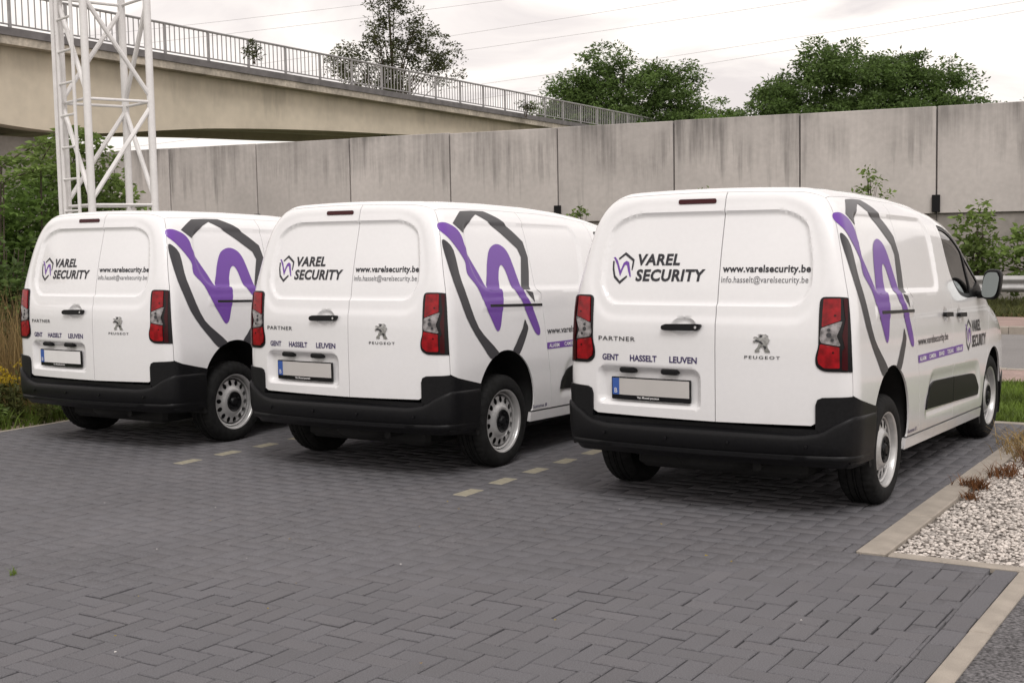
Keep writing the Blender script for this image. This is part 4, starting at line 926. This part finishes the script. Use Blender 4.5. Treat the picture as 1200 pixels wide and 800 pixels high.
# ---- lattice mast
mast = thing('lattice_mast', 'white steel lattice mast with ladder behind the vans', 'mast', (-4.30, 14.05, 0), 0)
LEG = {'A': (-.47, 0), 'B': (-.06, -.47), 'C': (.06, .47), 'D': (.47, 0)}
zr = [-.17 + 1.10 * k for k in range(0, 9)]
for k, (x, y) in LEG.items(): MB().tube([(x, y, -.05), (x, y, 8.6)], .040, 12).build('leg', 'mast', mast, smooth=True)
for z in zr[1:]:
    for p, q in (('A', 'B'), ('B', 'D'), ('D', 'C'), ('C', 'A')): MB().tube([(*LEG[p], z), (*LEG[q], z)], .016, 8).build('ring_bar', 'mast', mast, smooth=True)
for n_, z in enumerate(zr[:-1]):       # one diagonal per face, (top, bottom), alternating from bay to bay
    for a, b in ((('A', 'B'), ('B', 'D'), ('D', 'C'), ('C', 'A')) if n_ % 2 else (('A', 'B'), ('D', 'B'), ('C', 'D'), ('C', 'A'))):
        MB().tube([(*LEG[b], z + .05), (*LEG[a], z + 1.05)], .026, 8).build('brace', 'mast', mast, smooth=True)
ld = Vector((.41, -.47, 0)).normalized(); A0 = Vector((-.47, 0, 0)) + Vector((-.05, -.05, 0))
for d_ in (.09, .47): MB().tube([A0 + ld * d_, A0 + ld * d_ + Vector((0, 0, 8.5))], .019, 8).build('ladder_rail', 'mast', mast, smooth=True)
for k in range(24): MB().tube([A0 + ld * .10 + Vector((0, 0, .3 + .335 * k)), A0 + ld * .47 + Vector((0, 0, .3 + .335 * k))], .013, 6).build('ladder_rung', 'mast', mast)
MB().tube([(-.535, -.03, 0), (-.535, -.03, 8.5)], .024, 8).build('cable_conduit', 'mast', mast, smooth=True)

# ---- overhead lines
for (a, b) in (((-55.3, 95, 14.1), (41.0, 70, 19.3)), ((-55.3, 95, 13.1), (41.0, 70, 18.7)), ((-55.6, 95, 9.8), (41.1, 70, 18.2)), ((-55.6, 95, 9.4), (41.1, 70, 16.7)), ((-55.8, 95, 6.7), (41.2, 70, 14.9)), ((-55.9, 95, 5.2), (41.2, 70, 14.5))):
    a, b = Vector(a), Vector(b); pts = [a.lerp(b, t) - Vector((0, 0, 1.0 * 4 * t * (1 - t) - .55)) for t in np.linspace(0, 1, 25)]
    tag(MB().tube(pts, .010, 5).build('power_line', 'wire'), 'thin overhead power line crossing the cloudy sky', 'power line', 'overhead power lines')

# ---- guard rail on the far verge
gr = thing('guard_rail', 'galvanised steel crash barrier on the verge across the road', 'guard rail', (9.37, 24.0, 0), -WA)
prof = [(0, .685), (-.025, .670), (-.075, .635), (-.075, .590), (-.02, .555), (-.02, .515), (-.075, .480), (-.075, .430), (-.025, .395), (0, .380)]
V = [(x, y, z) for x in (-30, 14) for y, z in prof] + [(x, y + .006, z) for x in (-30, 14) for y, z in prof]; n_ = len(prof); F = [(j, j + 1, n_ + j + 1, n_ + j) for j in range(n_ - 1)] + [(2 * n_ + j, 3 * n_ + j, 3 * n_ + j + 1, 2 * n_ + j + 1) for j in range(n_ - 1)]
MB().add(V, F).build('barrier_beam', 'galv', gr, smooth=True, angle=60)
pm = MB().cbox((0, .08, .33), (.10, .12, .68), .01).mesh('barrier_post')
for k in range(-7, 4): obj('barrier_post', pm, 'galv', gr, loc=(4 * k + 1.2, 0, 0))

# ---- grass and weeds
def blades(name, n, pos, hgt, m, parent=None, lean=.35, w=.006):
    p = pos; h = (hgt * rng.uniform(.5, 1.3, n))[:, None]; th = rng.uniform(0, 6.28, n); s = np.stack([np.cos(th), np.sin(th), np.zeros(n)], 1); l = rng.normal(size=(n, 3)) * lean; l[:, 2] = 0
    upv = np.array([[0, 0, 1.]]); ww = (w * rng.uniform(.6, 1.4, n))[:, None]
    V = np.stack([p - s * ww, p + s * ww, p + upv * h * .55 + l * h * .35 + s * ww * .7, p + upv * h * .55 + l * h * .35 - s * ww * .7, p + upv * h * .95 + l * h], 1).reshape(-1, 3)
    b = 5 * np.arange(n)[:, None]; F = np.concatenate([b + np.array([q]) for q in ((0, 1, 2), (0, 2, 3), (3, 2, 4))], 0)
    return obj(name, np_mesh(name, V, F), m, parent)
def scatter(n, a0, a1, b0, b1, z=-.05):
    a = rng.uniform(a0, a1, n); b = rng.uniform(b0, b1, n); return np.stack([a * math.cos(YA) + b * math.sin(YA), -a * math.sin(YA) + b * math.cos(YA), np.full(n, z)], 1)
def stuff(o, label, cat): struct(o, 'stuff'); o['label'] = label; o['category'] = cat; return o
stuff(blades('lawn_grass', 45000, scatter(45000, -5.5, 1.5, 11.31, 14.28), .085, 'grass', w=.007), 'short bright green grass of the lawn strip in front of the vans', 'grass')
stuff(blades('verge_grass', 20000, scatter(20000, -8, 0, 23.05, 27.5), .24, 'weed', w=.016), 'tufty olive grass on the verge under the crash barrier', 'grass')
stuff(blades('verge_dry_grass', 11000, scatter(11000, -8, 0, 23.05, 27.5), .16, 'dry', w=.014), 'dry tan grass mixed into the verge by the barrier', 'grass')
stuff(blades('side_grass', 26000, scatter(26000, -13.5, -9.9, 3.5, 13.5), .22, 'grass', lean=.5, w=.006), 'rough grass and weeds along the side of the yard', 'grass')
# tall dry grass, yellow-flowered weeds, shrubs at the left
def clump_grass(name, label, c, n, r, h, m, cat='grass', lean=.3, w=.005):
    p = np.stack([c[0] + rng.normal(size=n) * r, c[1] + rng.normal(size=n) * r, np.full(n, c[2])], 1); o = blades(name, n, p, h, m, lean=lean, w=w); return tag(o, label, cat)
for k, (a, b, h, r) in enumerate(((-10.6, 8.1, 1.05, .16), (-11.1, 7.8, 1.15, .2), (-11.5, 8.4, 1.1, .25))):
    x, y, _ = yw(a, b); o = clump_grass('tall_dry_grass', 'clump of tall straw-coloured grass beside the shrubs', (x, y, -.05), 420, r, h, 'dry', lean=.16, w=.005); o['group'] = 'tall dry grass by the shrubs'
def flower(a, b, h):
    x, y, _ = yw(a, b); t = thing('flowering_weed', 'yellow-flowered weed at the edge of the yard', 'plant', (x, y, -.05), 0, 'yellow-flowered weeds'); n = 5
    mb = MB(); P_ = []; Lf = []
    for k in range(n):
        tip = np.array([rnd.uniform(-.14, .14), rnd.uniform(-.14, .14), h * rnd.uniform(.8, 1.05)]); mb.tube([(0, 0, 0), tip * .5 + np.array([0, 0, .05]), tip], [.005, .004, .003], 5)
        P_ = [tip + np.array([rnd.gauss(0, .035), rnd.gauss(0, .035), rnd.gauss(0, .012)]) for _ in range(34)]
        struct(obj('flower_head', leaf_mesh('flower_head', np.array(P_), np.full(len(P_), .02), wid=.9), 'petal', t), 'stuff')
        for _ in range(40): u_ = rnd.uniform(.15, .85); Lf.append(tip * u_ + np.array([rnd.gauss(0, .03), rnd.gauss(0, .03), 0]))
    mb.build('stem', 'weed', t); obj('foliage', leaf_mesh('foliage', np.array(Lf), np.full(len(Lf), .07), wid=.3), 'weed', t)
for a, b, h in ((-10.25, 7.45, .52), (-10.15, 7.6, .46), (-10.4, 7.75, .56), (-10.45, 7.3, .5), (-10.0, 7.75, .42), (-10.6, 7.6, .60)): flower(a, b, h)
def shrub(name, label, x, y, lobes, n, per, crad, leaf, m, stems=4, group=None, **k):
    return tree(name, label, 'shrub', (x, y, -.05), lobes, n, per, crad, leaf, M[m], .035, stems=stems, group=group, limbs=24, crown='foliage', trunk='stem', **k)
big_shrub = shrub('leafy_shrub', 'big leafy green shrub growing left of the lattice mast', -6.5, 15.9, [(0, 0, 1.55, 1.1, 1.1, 1.45), (.6, 0, 1.3, .9, .9, 1.2), (-.6, 0, 1.6, .9, 1, 1.2)], 190, 60, .30, .105, 'leaf_mid', wid=.48)
shrub('leafy_shrub', 'fresh green shrub growing behind the lattice mast', -5.35, 16.9, [(0, 0, 1.75, .62, .8, 1.15), (-.5, 0, 1.6, .8, .8, 1.25), (.35, 0, 1.2, .5, .6, .9)], 170, 60, .28, .10, 'leaf_light', wid=.45)
shrub('leafy_shrub', 'dark low shrub between the tall dry grass and the mast', -5.7, 14.1, [(0, 0, .85, .75, .7, .95), (.5, .3, .8, .7, .7, .85)], 110, 60, .26, .09, 'leaf_dark', wid=.48)
shrub('leafy_shrub', 'large mixed shrub under the bridge abutment', -8.6, 17.0, [(0, 0, 1.5, 1.2, 1.1, 1.55), (.9, .4, 1.4, .9, .9, 1.3)], 140, 60, .32, .11, 'leaf_mid', wid=.48)
for a, b, r, lab in ((-10.15, 6.7, .30, 'low green weeds spilling over the edging near the tall dry grass'), (-10.3, 7.25, .28, 'low green weeds under the yellow-flowered weeds'), (-10.2, 8.3, .3, 'low green weeds beside the wheel of the van below the mast'), (-10.5, 6.2, .32, 'low green weeds at the yard side before the flowers')):
    x, y, _ = yw(a, b); shrub('low_weed', lab, x, y, [(0, 0, .10, r, r, .16), (.1, .1, .16, r * .6, r * .6, .18)], 46, 40, .10, .055, 'leaf_light', stems=3, wid=.4)
# arching sprays with compound leaves over the shrubs
for k, (x, y, z, dx, dz) in enumerate(((-6.0, 15.4, 2.55, .9, .35), (-6.6, 15.3, 2.5, .8, .15), (-5.6, 15.6, 2.6, .5, .5), (-5.9, 15.2, 2.35, .7, .2), (-5.55, 16.4, 2.45, .35, .65), (-5.3, 16.3, 2.5, -.4, .45), (-6.9, 15.2, 2.3, .7, .25))):
    pts = [np.array([dx * u_, .12 * u_, z + dz * math.sin(u_ * 2.2) * .8]) for u_ in np.linspace(0, 1, 9)]
    pts = [np.array([-.1 * dx, 0, 0.])] + [np.array([-.06 * dx, 0, z * .6])] + pts
    t = MB().tube(pts, [.014, .011] + list(np.linspace(.009, .003, 9)), 5).build('arching_branch', 'bark', big_shrub); t.location = (x - big_shrub.location.x, y - big_shrub.location.y, .05); L_ = []; D_ = []
    for i in range(2, 11):
        for s_ in (-1, 1):
            for q in range(7):
                base = pts[i] + np.array([0.02, s_ * .05 * q, -.012 * q * q * .3 + .02 * q]); 
                for e in (-1, 1): L_.append(base + np.array([.0, 0, 0])); D_.append((e * .8, s_ * .5, -.1))
    obj('foliage', leaf_mesh('foliage', np.array(L_), np.full(len(L_), .085), np.array(D_), .6, .45), 'leaf_light', t)
# plants by the wall
shrub('young_tree', 'upright leafy sapling beside the crash barrier at the wall foot', 9.35, 25.9, [(0, 0, 1.35, .38, .38, .85), (.05, 0, .9, .55, .5, .7)], 44, 26, .20, .13, 'leaf_light', stems=2, wid=.55)
shrub('young_tree', 'spreading green bush at the wall foot behind the crash barrier', 10.5, 25.7, [(0, 0, 1.0, .75, .6, .75), (-.5, 0, .8, .6, .5, .6), (.5, 0, 1.1, .6, .5, .7)], 64, 26, .22, .13, 'leaf_light', stems=3, wid=.55)
shrub('young_tree', 'low leafy growth along the wall beside the crash barrier', 8.2, 26.3, [(0, 0, .7, .9, .5, .6)], 60, 34, .22, .10, 'leaf_mid', stems=3, wid=.55)
shrub('young_tree', 'thin sapling against the wall rising over a van roof', 7.75, 28.0, [(0, 0, 2.55, .22, .22, .6), (-.25, 0, 2.25, .3, .2, .35), (.35, 0, 2.1, .3, .2, .3)], 34, 20, .16, .10, 'leaf_light', stems=1, wid=.5)
shrub('wall_sprig', 'tiny sprig of leaves at the wall showing between two vans', 1.72, 31.3, [(0, 0, 2.05, .22, .15, .22)], 8, 14, .10, .10, 'leaf_light', stems=1)
shrub('wall_sprig', 'tiny sprig of leaves at the wall right above a van roof', 4.55, 30.1, [(0, 0, 2.5, .16, .15, .2)], 6, 12, .08, .09, 'leaf_light', stems=1)
for x, y, z, lab in ((-8.35, 43.2, 7.55, 'wispy plant growing through the bridge railing by the mast'), (.8, 61.6, 7.25, 'wispy plant growing through the far end of the bridge railing')):
    t = tree('railing_weed', lab, 'plant', (x, y, z - .1), [(0, 0, .4, .55, .3, .35)], 16, 14, .16, .11, M['leaf_grey'], .02, stems=3, limbs=14)
# dry weeds on the kerb and in the pebbles
for a, b, n, h, r, m, lab in ((-1.62, 9.75, 420, .15, .13, 'dry', 'straw-coloured dry grass tuft sprawling over the kerb end'), (-1.55, 9.40, 300, .09, .075, 'rust', 'rust-brown dried weed mat beside the dry grass tuft'), (-1.80, 8.35, 150, .07, .045, 'rust', 'small reddish weed on the kerb beside the pebbles'), (-1.72, 8.85, 120, .08, .06, 'rust', 'tiny reddish weed between kerb and pebbles'), (-1.75, 8.0, 60, .05, .028, 'rust', 'last thin brown weed along the kerb'), (-1.85, 10.12, 90, .16, .08, 'dry', 'wispy pale grass at the corner of the kerb')):
    x, y, _ = yw(a, b); o = clump_grass('dry_weed', lab, (x, y, .0), n, r, h, m, 'weed', lean=.8, w=.004)
x, y, _ = yw(-5.49, 4.04); clump_grass('small_weed', 'tiny green weed growing in a paving joint', (x, y, 0), 18, .010, .05, 'grass', 'weed', lean=.5, w=.003)
# litter and fallen leaves on the paving
for k in range(26):
    a, b = rnd.uniform(-7.5, -1.6), rnd.uniform(3.2, 6.8); x, y, _ = yw(a, b); s_ = rnd.uniform(.004, .009)
    tag(MB().add([(-s_, -s_ * .5, 0), (s_, -s_ * .6, .004), (s_ * 1.1, s_ * .5, 0), (-s_ * .8, s_ * .6, .005)], [(0, 1, 2), (0, 2, 3)]).build('fallen_leaf', 'petal' if k % 3 == 0 else ('plate' if k % 3 == 1 else 'dry')), 'tiny fallen scrap lying on the paving', 'litter', 'scraps on the paving')
    o = COL.objects[-1]; o.location = (x, y, .014); o.rotation_euler = (0, 0, rnd.uniform(0, 6))
